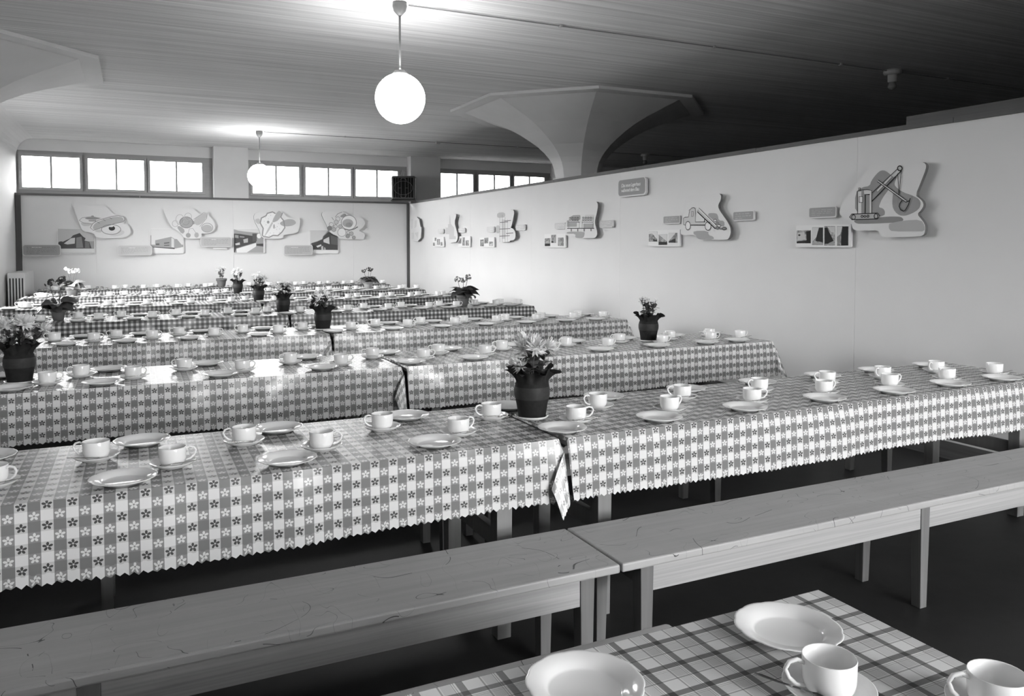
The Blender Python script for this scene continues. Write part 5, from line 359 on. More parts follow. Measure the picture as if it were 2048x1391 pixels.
def window(n, frame, sashes, parent_rot=0, loc=(0, 0, 0), h=(ZW0, ZW1), munt=1, glass='frosted'):
    root = struct(empty('window_%d' % n, loc, parent_rot)); a, b = frame; z0, z1 = h; t = .07
    MB().box((a, .02, z0), (b, .14, z0+t)).box((a, .02, z1-t), (b, .14, z1)).build('window_frame', M['winframe'], root)
    s = .045; xs = [a] + [x for p in sashes for x in (p[0]-s+.012, p[1]+s-.012)] + [b]
    for i in range(0, len(xs), 2): box('mullion', (xs[i], .021, z0+t), (xs[i+1], .14, z1-t), M['winframe'], root)
    for x0, x1 in sashes:
        za, zb = z0+t-.015, z1-t+.015
        m = MB().box((x0-s, -.022, za), (x1+s, .020, za+s)).box((x0-s, -.022, zb-s), (x1+s, .020, zb)).box((x0-s, -.022, za+s), (x0, .020, zb-s)).box((x1, -.022, za+s), (x1+s, .020, zb-s))
        so = m.build('sash', M['winframe'], root)
        for k in range(munt):
            xm = x0+(x1-x0)*(k+1)/(munt+1); box('muntin', (xm-.016, -.018, za+s), (xm+.016, .018, zb-s), M['winframe'], so)
        for k in range(munt+1):
            xa = x0+(x1-x0)*k/(munt+1); xb = x0+(x1-x0)*(k+1)/(munt+1)
            box('pane', (xa+.0005, -.004, za+s), (xb-.0005, .001, zb-s), M[glass], so)
    return root
SW = [(-1.71, -.845), (-.715, .175), (.28, 1.155)]
window(1, FARWIN[0], SW, loc=(0, YO, 0))
window(2, FARWIN[1], [(a+3.77, b+3.77) for a, b in SW], loc=(0, YO, 0))
window(3, FARWIN[2], [(5.87, 6.61), (6.745, 7.485), (7.60, 8.345)], loc=(0, YO, 0))
for i, (a, b) in enumerate(LEFTWIN):
    w3 = (b-a)/3
    window(4+i, (a, b), [(a+.09+k*w3*.985, a+w3*(k+1)*.985-.05) for k in range(3)], R_(90), (XL, 0, 0), (1.0, 2.88), 0, 'glass')
for i, (a, b) in enumerate(FILLWIN):
    w3 = (b-a)/3; window(6+i, (-b, -a), [(-b+.09+k*w3*.985, -b+w3*(k+1)*.985-.05) for k in range(3)], R_(180), (0, YB, 0), (1.0, 2.88), 0, 'glass')  # added fill window in the back wall, out of view
# casement stays
for x in (4.99, 8.45):
    o = MB().tube([(x, YO-.03, 2.93), (x+.03, YO-.05, 3.02), (x+.07, YO-.03, 3.0), (x+.05, YO-.02, 2.85)], .008, 6).build('window_catch', M['porcelain'])
    tag(o, 'bent wire catch on the %s clerestory window' % ('middle' if x < 6 else 'rightmost'), 'catch')

# display partition, right: core, painted panels with open seams, rail, plinth
pr_ = struct(box('wall_right', (XR+.012, YB, 0), (XR+.07, YF+.05, ZP-.005), M['plaster']), 'white painted partition carrying the picture boards')
ys = [YF, 12.24, 9.976, 7.714, 4.40, YB]
for a, b in zip(ys[:-1], ys[1:]):
    box('panel', (XR, b+.0008, .12), (XR+.014, a-.0008, ZP), M['panel'], pr_)
rl = [YF+.05] + [15.0-1.9*k for k in range(11)] + [YB]
for a, b in zip(rl[:-1], rl[1:]):
    dz = random.uniform(-.004, .004)
    box('top_rail', (XR-.012, b+.002, ZP-.002), (XR+.075, a-.002, ZP+.036+dz), M['rail'], pr_)
struct(box('baseboard_right', (XR-.012, YB, 0), (XR+.011, YF, .12), M['rail']))
o = tag(box('spare_board', (0, -1.15, 0), (.03, 1.15, .135), M['rail'], loc=(XR+.12, 2.92, ZP+.001)), 'short dark board standing behind the right partition rail at picture edge', 'board')
o.location.z = ZP-.02
box('bracket', (-.055, -.5, -.0), (0, .5, .018), M['rail'], o)
# display partition, far end
pf = struct(box('wall_end_partition', (XL, YF+.012, 0), (XR, YF+.05, ZP-.005), M['plaster']), 'white far partition below the clerestory windows')
for a, b in ((XL, -.60), (-.60, 1.66), (1.66, 3.92), (3.92, XR)):
    box('panel', (a+.001, YF, 0), (b-.001, YF+.014, ZP), M['panel'], pf)
for a, b in ((XL, .1), (.1, 2.2), (2.2, 4.1), (4.1, XR)):
    box('top_rail', (a+.002, YF-.03, ZP-.002), (b-.002, YF+.06, ZP+.034), M['railx'], pf)
box('post', (XL+.005, YF-.05, 0), (XL+.085, YF, ZP-.002), M['post'], pf)
box('post', (XR-.05, YF-.045, 0), (XR-.001, YF, ZP-.002), M['post'], pf)

# ------------------------------------------------------------------ mushroom columns
PROF = [(.28, 0), (.28, 2.2), (.283, 2.4), (.30, 2.5), (.325, 2.58), (.365, 2.65), (.42, 2.72), (.50, 2.80), (.59, 2.87), (.72, 2.96), (.87, 3.045), (1.02, 3.11), (1.18, 3.17), (1.43, 3.262)]
def column(x, y, label):
    root = tag(empty('mushroom_column', (x, y, 0)), label, 'column', 'mushroom columns')
    k = 1/math.cos(math.pi/8); rot = Matrix.Rotation(math.pi/8, 4, 'Z')
    MB().lathe([(a*k, z) for a, z in PROF], 8, mtx=rot, close=True).build('shaft_and_capital', M['column'], root)
    MB().lathe([(1.60*k, 3.264), (1.60*k, 3.299)], 8, mtx=rot, close=True).build('drop_slab', M['column'], root)
column(5.47, 9.37, 'octagonal flared concrete column rising behind the right partition')
column(-1.88, 9.30, 'octagonal flared concrete capital at the top left picture edge')

# ------------------------------------------------------------------ pendant lamps, sockets, cables
def lamp(x, y, label):
    root = tag(empty('pendant_lamp', (x, y, ZC)), label, 'lamp', 'opal globe pendants')
    MB().lathe([(.0, 0), (.052, 0), (.055, -.03), (.045, -.065), (.022, -.09), (.012, -.10)], 20).build('ceiling_cup', M['brass'], root, smooth=True)
    MB().tube([(0, 0, -.09), (0, 0, -.53)], .0085, 8).build('rod', M['brass'], root, smooth=True)
    MB().lathe([(.012, -.50), (.04, -.505), (.062, -.53), (.06, -.55)], 20).build('gallery', M['brass'], root, smooth=True)
    r = .188; zc = -.715
    MB().lathe([(max(.0005, r*math.sin(t)), zc+r*math.cos(t)) for t in [math.pi*i/20 for i in range(21)]], 32).build('globe', M['globe'], root, smooth=True)
lamp(1.83, 5.79, 'large lit globe lamp hanging nearest, before the concrete column')
lamp(1.83, 13.2, 'small distant lit globe lamp hanging before the far windows')
lamp(1.83, -1.62, 'lit globe lamp hanging behind the viewpoint, out of frame')
def socket(x, y, label):
    root = tag(empty('bulb_socket', (x, y, ZC)), label, 'socket')
    MB().lathe([(.0, 0), (.085, 0), (.09, -.02), (.082, -.045), (.045, -.05)], 20).build('rose', M['porcelain'], root, smooth=True)
    MB().lathe([(.045, -.048), (.047, -.05), (.046, -.12), (.04, -.125), (.0, -.125)], 18).build('shell', M['porcelain'], root, smooth=True)
    MB().lathe([(.03, -.124), (.034, -.14), (.044, -.165), (.042, -.185), (.02, -.20), (.0005, -.203)], 18).build('holder', M['brass'], root, smooth=True)
socket(7.16, 5.79, 'white porcelain lamp socket on the dark ceiling at upper right')
socket(9.26, 13.2, 'pale lamp socket on the dark ceiling right of the column')
for y, lab in ((5.79, 'thin cable along the ceiling from the nearest globe lamp'), (13.2, 'thin cable along the ceiling from the distant globe lamp')):
    root = tag(empty('ceiling_cable', (1.9, y, ZC-.012)), lab, 'cable')
    MB().tube([(0, 0, 0), (11.5, 0, 0)], .006, 6).build('conduit', M['cable'], root)
    for k in range(6): box('clip', (1.6*k+1.3, -.016, -.012), (1.6*k+1.32, .016, .012), M['porcelain'], root)
    if y > 10: box('junction_box', (2.92, -.03, -.03), (2.99, .03, .012), M['porcelain'], root)

# ------------------------------------------------------------------ loudspeaker and radiator in the far corners
sp = tag(empty('loudspeaker', (4.90, 15.28, ZP+.036), R_(-24)), 'dark wooden loudspeaker cabinet on the far corner of the rail', 'loudspeaker')
MB().box((-.24, -.16, .02), (.24, .13, .50)).build('cabinet', M['spk'], sp, bevel=.035, seg=4)
box('base', (-.25, -.17, 0), (.25, .14, .022), M['spk'], sp, bevel=.004)
box('grille_cloth', (-.195, -.166, .06), (.195, -.158, .46), M['spkdark'], sp)
for x in (-.15, -.1, -.04, .04, .1, .15): box('grille_bar', (x-.004, -.172, .06), (x+.004, -.164, .46), M['spkwire'], sp)
box('grille_bar', (-.2, -.173, .055), (.2, -.164, .068), M['spkwire'], sp)
for x in (-.07, .07): box('grille_bar', (x-.03, -.173, .256), (x+.03, -.165, .262), M['spkwire'], sp)
def ring(cx, cz, rx, rz, a0=0, a1=2*math.pi):
    return MB().tube([(cx+rx*math.cos(a0+(a1-a0)*i/30), -.172, cz+rz*math.sin(a0+(a1-a0)*i/30)) for i in range(31)], .004, 5)
ring(0, .26, .185, .135).build('grille_ring', M['spkwire'], sp); ring(0, .125, .065, .055, math.pi, 2*math.pi).build('grille_ring', M['spkwire'], sp); ring(0, .395, .065, .055, 0, math.pi).build('grille_ring', M['spkwire'], sp)

rd = tag(empty('radiator', (-1.66, 14.1, 0)), 'white slotted radiator casing in the far left corner', 'radiator')
MB().box((-.09, .012, .02), (.135, 1.2, 1.055)).build('casing', M['enamel'], rd, bevel=.008)
box('back_plate', (-.085, .004, .10), (.13, .014, .98), M['slotdark'], rd)
for k in range(6): box('slat', (-.09+k*.0405, -.006, .06), (-.09+k*.0405+.0225, .012, .975), M['enamel'], rd, bevel=.003)
box('top_band', (-.09, -.006, .975), (.135, .012, 1.055), M['enamel'], rd, bevel=.003); box('bottom_band', (-.09, -.006, .02), (.135, .012, .06), M['enamel'], rd, bevel=.003)
for y in (.1, 1.1): box('foot', (-.06, y, 0), (.1, y+.05, .02), M['enamel'], rd)

# ------------------------------------------------------------------ picture boards
def rounded(o, r, n=5):
    if not r: return o
    (l, t), (rr, _), (_, b), _ = o; P = []
    r = min(r, (rr-l)*.45, (t-b)*.45)
    for cx, cy, a in ((l+r, b+r, 180), (rr-r, b+r, 270), (rr-r, t-r, 0), (l+r, t-r, 90)):
        P += [(cx+r*math.cos(R_(a+90*i/n)), cy+r*math.sin(R_(a+90*i/n))) for i in range(n+1)]
    return P
def area(P): return sum(P[i][0]*P[(i+1) % len(P)][1]-P[(i+1) % len(P)][0]*P[i][1] for i in range(len(P)))/2
def plate(mb, P, y0, y1, mi=0, side=None):   # outline in local xz, front face at y0 (towards -y)
    if area(P) < 0: P = P[::-1]
    n = len(P); V = [(x, y0, z) for x, z in P] + [(x, y1, z) for x, z in P]
    return mb.add(V, [list(range(n)), list(range(n, 2*n))[::-1]], mi).add([], [], 0)._sides(V, n, mi if side is None else side)
def stroke(mb, P, w, y0, y1, mi=0):
    P = [Vector((p[0], p[1])) for p in P]; L = []; Rr = []; closed = (P[0]-P[-1]).length < 1e-6
    for i, p in enumerate(P):
        a = P[i-1] if i > 0 else (P[-2] if closed else p); b = P[i+1] if i < len(P)-1 else (P[1] if closed else p)
        t = (b-a); t = t.normalized() if t.length > 1e-9 else Vector((1, 0)); nrm = Vector((-t.y, t.x))*w/2
        L.append(p+nrm); Rr.append(p-nrm)
    V = [(q.x, y0, q.y) for q in L] + [(q.x, y0, q.y) for q in Rr]; m = len(P)
    return mb.add(V, [(i, i+1, m+i+1, m+i) for i in range(m-1)], mi)
def text_mesh(s, size, shear=0.0, space=1.0):
    c = bpy.data.curves.new('lettering', 'FONT'); c.body = s; c.size = size; c.shear = shear; c.space_line = .95; c.space_character = space; c.extrude = .0004; c.resolution_u = 3
    o = bpy.data.objects.new('tmp', c); COL.objects.link(o)
    dg = bpy.context.evaluated_depsgraph_get(); me = bpy.data.meshes.new_from_object(o.evaluated_get(dg)); bpy.data.objects.remove(o); bpy.data.curves.remove(c); return me
class Slots:
    def __init__(s): s.m = []; s.ix = {}
    def __call__(s, t):
        k = round(t*50)/50
        if k not in s.ix: s.ix[k] = len(s.m); s.m.append(tone(k))
        return s.ix[k]
def picture_board(d):
    far = d['wall'] == 'F'
    loc = (d['u'], YF-d['off'], d['v']) if far else (XR-d['off'], -d['u'], d['v'])
    root = tag(empty(d['key'], loc, 0 if far else R_(-90)), d['label'], d['cat'])
    O = rounded(d['o'], d['r']) if len(d['o']) == 4 else d['o']
    pb = d['cat'] == 'picture board'; bo = plate(MB(), O, 0, d['th'], 0, 1 if pb else None).build('board', [tone(.86), tone(.42)] if pb else tone(d['tone']), root)     # side faces coloured dark to stand in for shade on the edges
    # spacer blocks that hold the board off the wall
    us = [p[0] for p in O]; vs = [p[1] for p in O]; cu = (min(us)+max(us))/2; cv = (min(vs)+max(vs))/2
    hw = (max(us)-min(us))*.08; hh = (max(vs)-min(vs))*.08; cv += (max(vs)-min(vs))*.22
    box('spacer', (cu-hw, d['th'], cv-hh), (cu+hw, d['off']-.0005, cv+hh), M['post'], root)
    rd2 = random.Random(d['label'])
    if d['it']:
        S = Slots(); mb = MB()
        for i, q in enumerate(d['it']):
            y = -.0006-.00025*i
            if q[0] == 'p': plate(mb, q[2], y, -.0001, S(q[1]))
            else: stroke(mb, q[3], max(q[2]*1.7, .005), y, 0, S(q[1]))
        mb.build('printed_drawing', S.m, root)
    for P, k, its in d['ph']:
        S = Slots(); mb = MB(); S.m.append(M['photo']) if not k else S(.6); plate(mb, P, -.0012, .0002, 0); lift = (lambda t: max(t, .3)) if k else (lambda t: t)
        po = mb.build('photograph', S.m, root)
        if its:
            S = Slots(); mb = MB()
            for i, q in enumerate(its): plate(mb, q[2], -.0016-.0003*i, -.0008, S(lift(q[1])))
            mb.build('photo_print', S.m, po)
    if d['text']:
        kind, nl, ft = d['text']; l, rr, b, t = min(us), max(us), min(vs), max(vs)
        mg = .012 if d['off'] > .045 or kind == 'title' else .008
        face = rounded([(l+.003, t-.003), (rr-mg*1.4, t-.003), (rr-mg*1.4, b+mg*1.3), (l+.003, b+mg*1.3)], max(.004, d['r']-.008)) if kind != 'dark' else rounded([(l+mg, t-mg), (rr-mg, t-mg), (rr-mg, b+mg), (l+mg, b+mg)], d['r']-.01)
        fo = plate(MB(), face, -.0008, 0).build('tinted_face', tone(ft), root)
        if kind == 'title':
            me = text_mesh('Das neue Lagerhaus\nw\u00e4hrend dem Bau.', .058, .25, .82); me.materials.append(tone(.95))
            link('lettering', me, root, (l+.06, -.0014, t-.085), rot=(R_(90), 0, 0))
        else:
            S = Slots(); mb = MB(); tc = min(.95, ft+.16) if kind == 'light' else ft-.16
            x0, x1 = l+.03, rr-.04; z0, z1 = t-.022, b+.024
            if kind == 'dark': z0, z1, x0, x1 = t-.05, b+.045, l+.06, rr-.06
            for i in range(nl):
                z = z0+(z1-z0)*i/max(1, nl-1); x = x0; end = x1 if i < nl-1 else x0+(x1-x0)*rd2.uniform(.4, .8); hgt = (z0-z1)/max(1, nl-1)*.45
                first = True
                while x < end-.012:
                    wl = min(rd2.uniform(.018, .06), end-x); white = kind == 'dark' and i == 0 and first and False
                    cc = tc
                    if kind == 'dark' and i == 0 and .18 < (x-x0)/(x1-x0) < .5: cc = .88
                    nlet = max(2, int(wl/.0075))
                    for q in range(nlet):     # upright pen strokes of each tiny letter
                        xa = x+wl*q/nlet; up = hgt*rd2.choice((.6, .6, .6, 1.0)); plate(mb, [(xa, z-hgt*.3), (xa+wl/nlet*.62, z-hgt*.3), (xa+wl/nlet*.62, z-hgt*.3+up), (xa, z-hgt*.3+up)], -.0013, -.0007, S(cc))
                    x += wl+.010; first = False
            mb.build('lettering', S.m, root)['kind'] = 'stuff'
    return root
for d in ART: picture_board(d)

# ------------------------------------------------------------------ tables and cloths
ROWN = ['foreground plaid table', 'front table row', 'second table row', 'third table row', 'fourth table row', 'fifth table row', 'sixth table row', 'seventh table row']
NEAR = [None, 2.585, 4.535, 6.47, 8.43, 10.38, 12.32, 14.30]
TW = .68; TZ = .75; XJ = 1.45
XEND = [1.30, 4.54, 4.36, 4.34, 4.32, 4.32, 4.30, 4.30]
def table(x0, x1, yn, yf, label):
    root = tag(empty('trestle_table', ((x0+x1)/2, (yn+yf)/2, 0)), label, 'table', 'long wooden tables'); hx, hy = (x1-x0)/2, (yf-yn)/2
    box('table_top', (-hx, -hy, .716), (hx, hy, .7475), M['table'], root, bevel=.003)
    for s in (-1, 1): box('apron', (-hx+.1, s*(hy-.07)-.012, .63), (hx-.1, s*(hy-.07)+.012, .7155), M['table'], root)
    for sx in (-1, 1):
        for sy in (-1, 1):
            MB().taper((sx*(hx-.2), sy*(hy-.085), 0), (.028, .028), (sx*(hx-.2), sy*(hy-.085), .7155), (.033, .033)).build('leg', M['tableleg'], root, bevel=.002)
        box('stretcher', (sx*(hx-.2)-.014, -hy+.119, .33), (sx*(hx-.2)+.014, hy-.119, .40), M['tableleg'], root)
    return root
def cloth(name, m, x0, x1, yn, yf, dF, dB, eL, eR, label, tightL=False, tightR=False, ds=.0125, seed=0, amp=1.0, group='tablecloths'):
    rd = random.Random(seed); ph = rd.uniform(0, 6)
    W = yf-yn
    def grid(lo, hi, knots, st):
        ks = sorted(set([lo, hi]+[k for k in knots if lo < k < hi])); out = []
        for a, b in zip(ks[:-1], ks[1:]):
            n = max(1, round((b-a)/st)); out += [a+(b-a)*i/n for i in range(n)]
        return out+[ks[-1]]
    Sx = grid(x0-eL, x1+eR, [x0, x1], ds); Ty = grid(0, dF+W+dB, [dF, dF+W], .045)
    V = []; UV = []; nt = len(Ty)
    for i, s in enumerate(Sx):
        for j, t in enumerate(Ty):
            side = 1 if s > x1 else -1; a = s-x1 if s > x1+1e-6 else (x0-s if s < x0-1e-6 else 0)
            fs = -1 if t < dF else 1; b = dF-t if t < dF-1e-6 else (t-dF-W if t > dF+W+1e-6 else 0)
            bx = min(max(s, x0), x1); by = yn+min(max(t-dF, 0), W)
            tight = (tightR if side > 0 else tightL)
            jag = 0
            if j in (0, nt-1): jag = (.0045 if i % 2 else -.0045) + rd.uniform(-.002, .002) + .006*math.sin(s*3+ph)
            x, y, z = bx, by, TZ
            if b and not a:
                wv = (.011*math.sin(s*4.7+ph)+.006*math.sin(s*12.9+2*ph)+.003*math.sin(s*31))*min(1, b/.12)
                y = by+fs*(.004+amp*(abs(.012*b/.24)+max(-.006, wv))); z = TZ-b-jag
            elif a and not b:
                wv = .012*math.sin(t*9+ph)*min(1, a/.1)
                x = bx+side*(min(.013, .004+a*.1) if tight else .006+max(0, wv)+a*.05); z = TZ-a
            elif a and b:
                r = math.hypot(a, b); th = math.atan2(a, b); fl = (.34 if not tight else .20)*r*math.sin(2*th)
                if tight and eR > .05: x = bx+side*(.012-.42*a*math.sin(th)); y = by+fs*(.012+.06*b/.24+.16*a*math.sin(th)); z = TZ-r*.98-jag     # corner folded back over the front
                else: x = bx+side*(.004 if tight else .006+fl*math.sin(th)+.05*a); y = by+fs*(.006+fl*(math.cos(th) if not tight else 1)); z = TZ-r*.97-jag
            V.append((x, y, z)); UV.append((s, t))
    F = [(i*nt+j, (i+1)*nt+j, (i+1)*nt+j+1, i*nt+j+1) for i in range(len(Sx)-1) for j in range(nt-1)]
    c = ((x0+x1)/2, (yn+yf)/2, TZ)
    mb = MB(); mb.add([(p[0]-c[0], p[1]-c[1], p[2]-c[2]) for p in V], F)
    o = mb.build(name, m, loc=c, uv=UV, smooth=True); smooth_by_angle(o, 50)
    return tag(o, label, 'tablecloth', group)
DF = [0, .237, .262, .235, .235, .235, .235, .235]
for r in range(1, 8):
    yn, yf = NEAR[r], NEAR[r]+TW; far = r > 3
    m = M['gingham'] if far else M['flower_cloth']; kind = 'small gingham check' if far else 'flowered check'
    table(-1.43, 1.43, yn, yf, 'long wooden table under the left-hand cloth of the %s' % ROWN[r])
    table(1.47, XEND[r], yn, yf, 'long wooden table under the right-hand cloth of the %s' % ROWN[r])
    st = .0125 if r < 3 else (.02 if r < 5 else .03)
    cloth('tablecloth', m, -1.43, 1.43, yn, yf, DF[r], DF[r], .16, .17 if r < 4 else .12, '%s cloth on the left-hand half of the %s' % (kind, ROWN[r]), tightR=True, ds=st, seed=r)
    cloth('tablecloth', m, 1.47, XEND[r], yn, yf, DF[r], DF[r], .012, .2, '%s cloth on the right-hand half of the %s' % (kind, ROWN[r]), tightL=True, ds=st, seed=r+20)
T0 = (-1.5, 1.295, .53, 1.205)
table(*T0, 'wooden table under the plaid cloth in the foreground')
cloth('tablecloth', M['plaid'], *T0, .2, .2, .2, .2, 'light plaid oilcloth on the foreground table at lower right', seed=55, amp=.12)

# ------------------------------------------------------------------ benches
def bench(x0, x1, y0, y1, legs, label, endround=False):
    root = tag(empty('bench', ((x0+x1)/2, (y0+y1)/2, 0)), label, 'bench', 'plank benches'); hx, hy = (x1-x0)/2, (y1-y0)/2; cx = (x0+x1)/2
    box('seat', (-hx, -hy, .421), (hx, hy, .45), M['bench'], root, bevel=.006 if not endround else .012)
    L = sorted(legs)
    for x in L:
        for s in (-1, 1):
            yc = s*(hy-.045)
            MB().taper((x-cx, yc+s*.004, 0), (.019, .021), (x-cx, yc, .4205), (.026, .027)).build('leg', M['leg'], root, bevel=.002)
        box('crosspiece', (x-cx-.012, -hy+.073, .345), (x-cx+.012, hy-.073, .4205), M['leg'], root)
    for a, b in zip(L[:-1], L[1:]):
        for s in (-1, 1): box('apron', (a-cx+.0265, s*(hy-.022)-(.018 if s > 0 else 0), .330), (b-cx-.0265, s*(hy-.022)+(.018 if s < 0 else 0), .4205), M['apron'], root)
    return root
for r in range(1, 5):
    yn, yf = NEAR[r], NEAR[r]+TW
    for side in ('near', 'far'):
        if r == 4 and side == 'far': continue
        y0, y1 = (yn-.473, yn-.108) if side == 'near' else (yf+.108, yf+.473)
        bench(-1.43, 1.397, y0, y1, (-1.3, -.12, 1.285), 'left-hand plank bench along the %s side of the %s' % (side, ROWN[r]))
        bench(1.405, 4.36, y0, y1, (1.515, 2.88, 4.24), 'right-hand plank bench along the %s side of the %s' % (side, ROWN[r]))
bench(-1.5, 1.30, 1.365, 1.732, (-1.38, -.1, 1.17), 'dark plank bench along the far side of the foreground plaid table', True)

# ------------------------------------------------------------------ tableware
def scal(n, k): return lambda a, j: (1+(k*abs(math.sin(a*n/2))-k/2 if j in (3, 4, 5) else 0), 0)
cup_me = MB().lathe([(.0005, .004), (.024, .004), (.026, 0), (.030, 0), (.034, .005), (.0393, .013), (.0417, .024), (.0425, .059), (.0418, .0605), (.0405, .059), (.0398, .025), (.037, .014), (.030, .009), (.0005, .007)], 28)
cup_mesh = cup_me.mesh('cup', M['china'], True)
hp = [(.0412, 0, .051), (.053, 0, .0565), (.066, 0, .053), (.0725, 0, .042), (.067, 0, .028), (.055, 0, .017), (.0400, 0, .013)]
hs = []
for i in range(len(hp)-1):
    for k in range(3): t = k/3; hs.append(tuple(hp[i][c]*(1-t)+hp[i+1][c]*t for c in range(3)))
hs.append(hp[-1])
handle_mesh = MB().tube(hs, .0036, 7).mesh('handle', M['china'], True)
saucer_mesh = MB().lathe([(.0005, .006), (.022, .006), (.024, .002), (.040, .0), (.044, .003), (.062, .011), (.0715, .019), (.0725, .0205), (.0710, .0205), (.060, .0135), (.044, .0075), (.030, .0065), (.0005, .0065)], 36).mesh('saucer', M['china'], True)
pot_saucer_mesh = MB().lathe([(.0005, .0), (.052, .0), (.062, .004), (.0735, .016), (.0725, .0165), (.064, .0085), (.0615, .0045), (.0005, .0045)], 36).mesh('pot_saucer', M['china'], True)
plate_mb = MB().lathe([(.0005, .003), (.056, .003), (.058, .0), (.066, .0095), (.0945, .0175), (.0970, .0195), (.0960, .0208), (.0925, .0198), (.0690, .0145), (.0630, .0075), (.058, .0052), (.0005, .0048)], 72, wob=lambda a, j: (1+(.024*(abs(math.sin(a*6))**.6)-.014 if j in (4, 5, 6, 7) else 0), 0))
plate_mesh = plate_mb.mesh('plate', M['china'], True)
def spoon_mesh():
    mb = MB(); V = []; F = []; n = 9
    prof = [(-.062, .0035), (-.05, .0042), (-.02, .0028), (.015, .0025), (.028, .004), (.036, .0095), (.046, .0125), (.056, .0105), (.0625, .004)]
    zc = [.007, .0065, .004, .0025, .001, -.001, -.002, -.001, .0005]
    for (x, wd), z in zip(prof, zc): V += [(x, -wd, z+.0012), (x, 0, z), (x, wd, z+.0012), (x, 0, z-.0012)]
    for i in range(n-1):
        for k in range(4): F.append((i*4+k, i*4+(k+1) % 4, (i+1)*4+(k+1) % 4, (i+1)*4+k))
    F += [(3, 2, 1, 0), tuple((n-1)*4+k for k in range(4))]
    return mb.add(V, F).mesh('teaspoon', M['steel'], True)
spoon_me = spoon_mesh()
rb = MB(); rb.lathe([(.0005, .0), (.018, .002), (.027, .012), (.026, .022), (.016, .032), (.0005, .034)], 14)
roll_me = rb.mesh('roll', M['roll'], True)
slit_me = MB().box((-.016, -.0025, .0318), (.016, .0025, .0352)).mesh('crust_slit', M['table'])
def put_cup(x, y, z, rz, label):
    c = tag(link('coffee_cup', cup_mesh, loc=(x, y, z), rz=rz), label, 'cup', 'white coffee cups'); link('handle', handle_mesh, c); return c
J = random.Random(11)
def setting(x, y, px, py, near, row, k, spoon, rolls=0):
    lab = '%s side of %s, %s from right wall' % ('near' if near else 'far', ROWN[row], ORD[k])
    z = TZ+.0005
    tag(link('saucer', saucer_mesh, loc=(x, y, z), rz=J.uniform(0, 6)), 'white saucer, '+lab, 'saucer', 'white saucers')
    put_cup(x, y, z+.0070, (J.uniform(-.5, .25) if near else math.pi+J.uniform(-.3, .35)), 'white coffee cup, '+lab)
    if px is not None:
        pl = tag(link('dessert_plate', plate_mesh, loc=(px, py, z), rz=J.uniform(0, 6)), 'white dessert plate, '+lab, 'plate', 'white dessert plates')
        for q in range(rolls):
            a = J.uniform(0, 6); rr = link('bread_roll', roll_me, loc=(px-.034+.068*q, py+J.uniform(-.012, .012), z+.0062), rz=a)
            tag(rr, '%s bread roll, %s' % (('left', 'right')[q], lab), 'bread roll', 'bread rolls'); link('crust_slit', slit_me, rr)
    if spoon:
        s = 1 if near else -1
        tag(link('teaspoon', spoon_me, loc=(x+s*J.uniform(.01, .03), y-.0515*(1 if J.random() < .75 else -1), z+.0205), rz=(math.pi if near else 0)+J.uniform(-.2, .2)), 'steel teaspoon, '+lab, 'teaspoon', 'teaspoons')
NC = {1: [-.89, -.40, .10, .59, 1.11, 1.63, 2.11, 2.57, 3.04, 3.50, 3.94, 4.35], 2: [-1.16, -.85, -.47, -.02, .55, 1.12, 1.65, 2.08, 2.56, 3.03, 3.50, 3.95, 4.24],
      3: [-1.12, -.72, -.29, .11, .56, 1.06, 1.67, 2.18, 2.63, 3.05, 3.47, 3.88, 4.22], 4: [-1.16, -.80, -.33, .15, .64, 1.14, 1.60, 2.12, 2.59, 3.08, 3.55, 3.93, 4.22]}
FC = {1: [-1.08, -.62, -.13, .35, .87, 1.385, 1.86, 2.33, 2.80, 3.27, 3.68, 4.13], 2: [-1.2, -.80, -.28, .25, .85, 1.37, 1.82, 2.29, 2.80, 3.26, 3.72, 4.10],
      3: [-.98, -.56, -.14, .31, .80, 1.35, 1.93, 2.36, 2.78, 3.21, 3.60, 4.02], 4: [-1.0, -.54, -.13, .38, .88, 1.31, 1.86, 2.35, 2.79, 3.26, 3.70, 4.06]}
for r in (5, 6, 7):
    NC[r] = [x+J.uniform(-.03, .03) for x in (-1.13, -.74, -.33, .13, .62, 1.10, 1.66, 2.13, 2.60, 3.06, 3.52, 3.92, 4.2)]
    FC[r] = [x+J.uniform(-.03, .03) for x in (-1.22, -.68, -.13, .36, .86, 1.32, 1.86, 2.34, 2.80, 3.26, 3.68, 4.05)]
PD = {1: .140, 2: .140, 3: .18, 4: .16, 5: .16, 6: .16, 7: .16}
def yc(r): return NEAR[r]+TW/2
PLANTS = [(1.50, 2.945), (-.56, 4.86), (3.50, 4.93), (1.45, yc(3)), (1.44, yc(4)), (1.45, yc(5)), (1.41, yc(6)), (1.36, yc(7)), (3.55, yc(4)+.03), (-.68, yc(4)+.02), (-.80, yc(6)), (3.45, yc(6)+.05)]
for r in range(1, 8):
    y0 = NEAR[r]
    for near, L in ((True, NC[r]), (False, FC[r])):
        n = len(L)
        for i, x in enumerate(L):
            y = y0+(.222 if near else .418)+J.uniform(-.008, .008)
            if r >= 3: y += .03 if near else -.01
            if x < -.13*y-.80: continue
            for qx, qy in PLANTS:
                if math.hypot(x-qx, y-qy) < .172: x = qx+(math.sqrt(max(.0, .172**2-(y-qy)**2)))*(1 if x > qx else -1)
            px = x+(-PD[r] if near else PD[r])+J.uniform(-.01, .01); py = y0+(.102 if near else .578)+J.uniform(-.008, .008)
            if near and px > XEND[r]-.11: px = XEND[r]-.11
            if not near and px > XEND[r]-.11: px = None
            if r == 1 and not near and abs(x-1.385) < .01: y += .06
            setting(x, y, px, py, near, r, n-i, r <= 3, 2 if (r == 7 or (r == 6 and x < 1.4)) else 0)
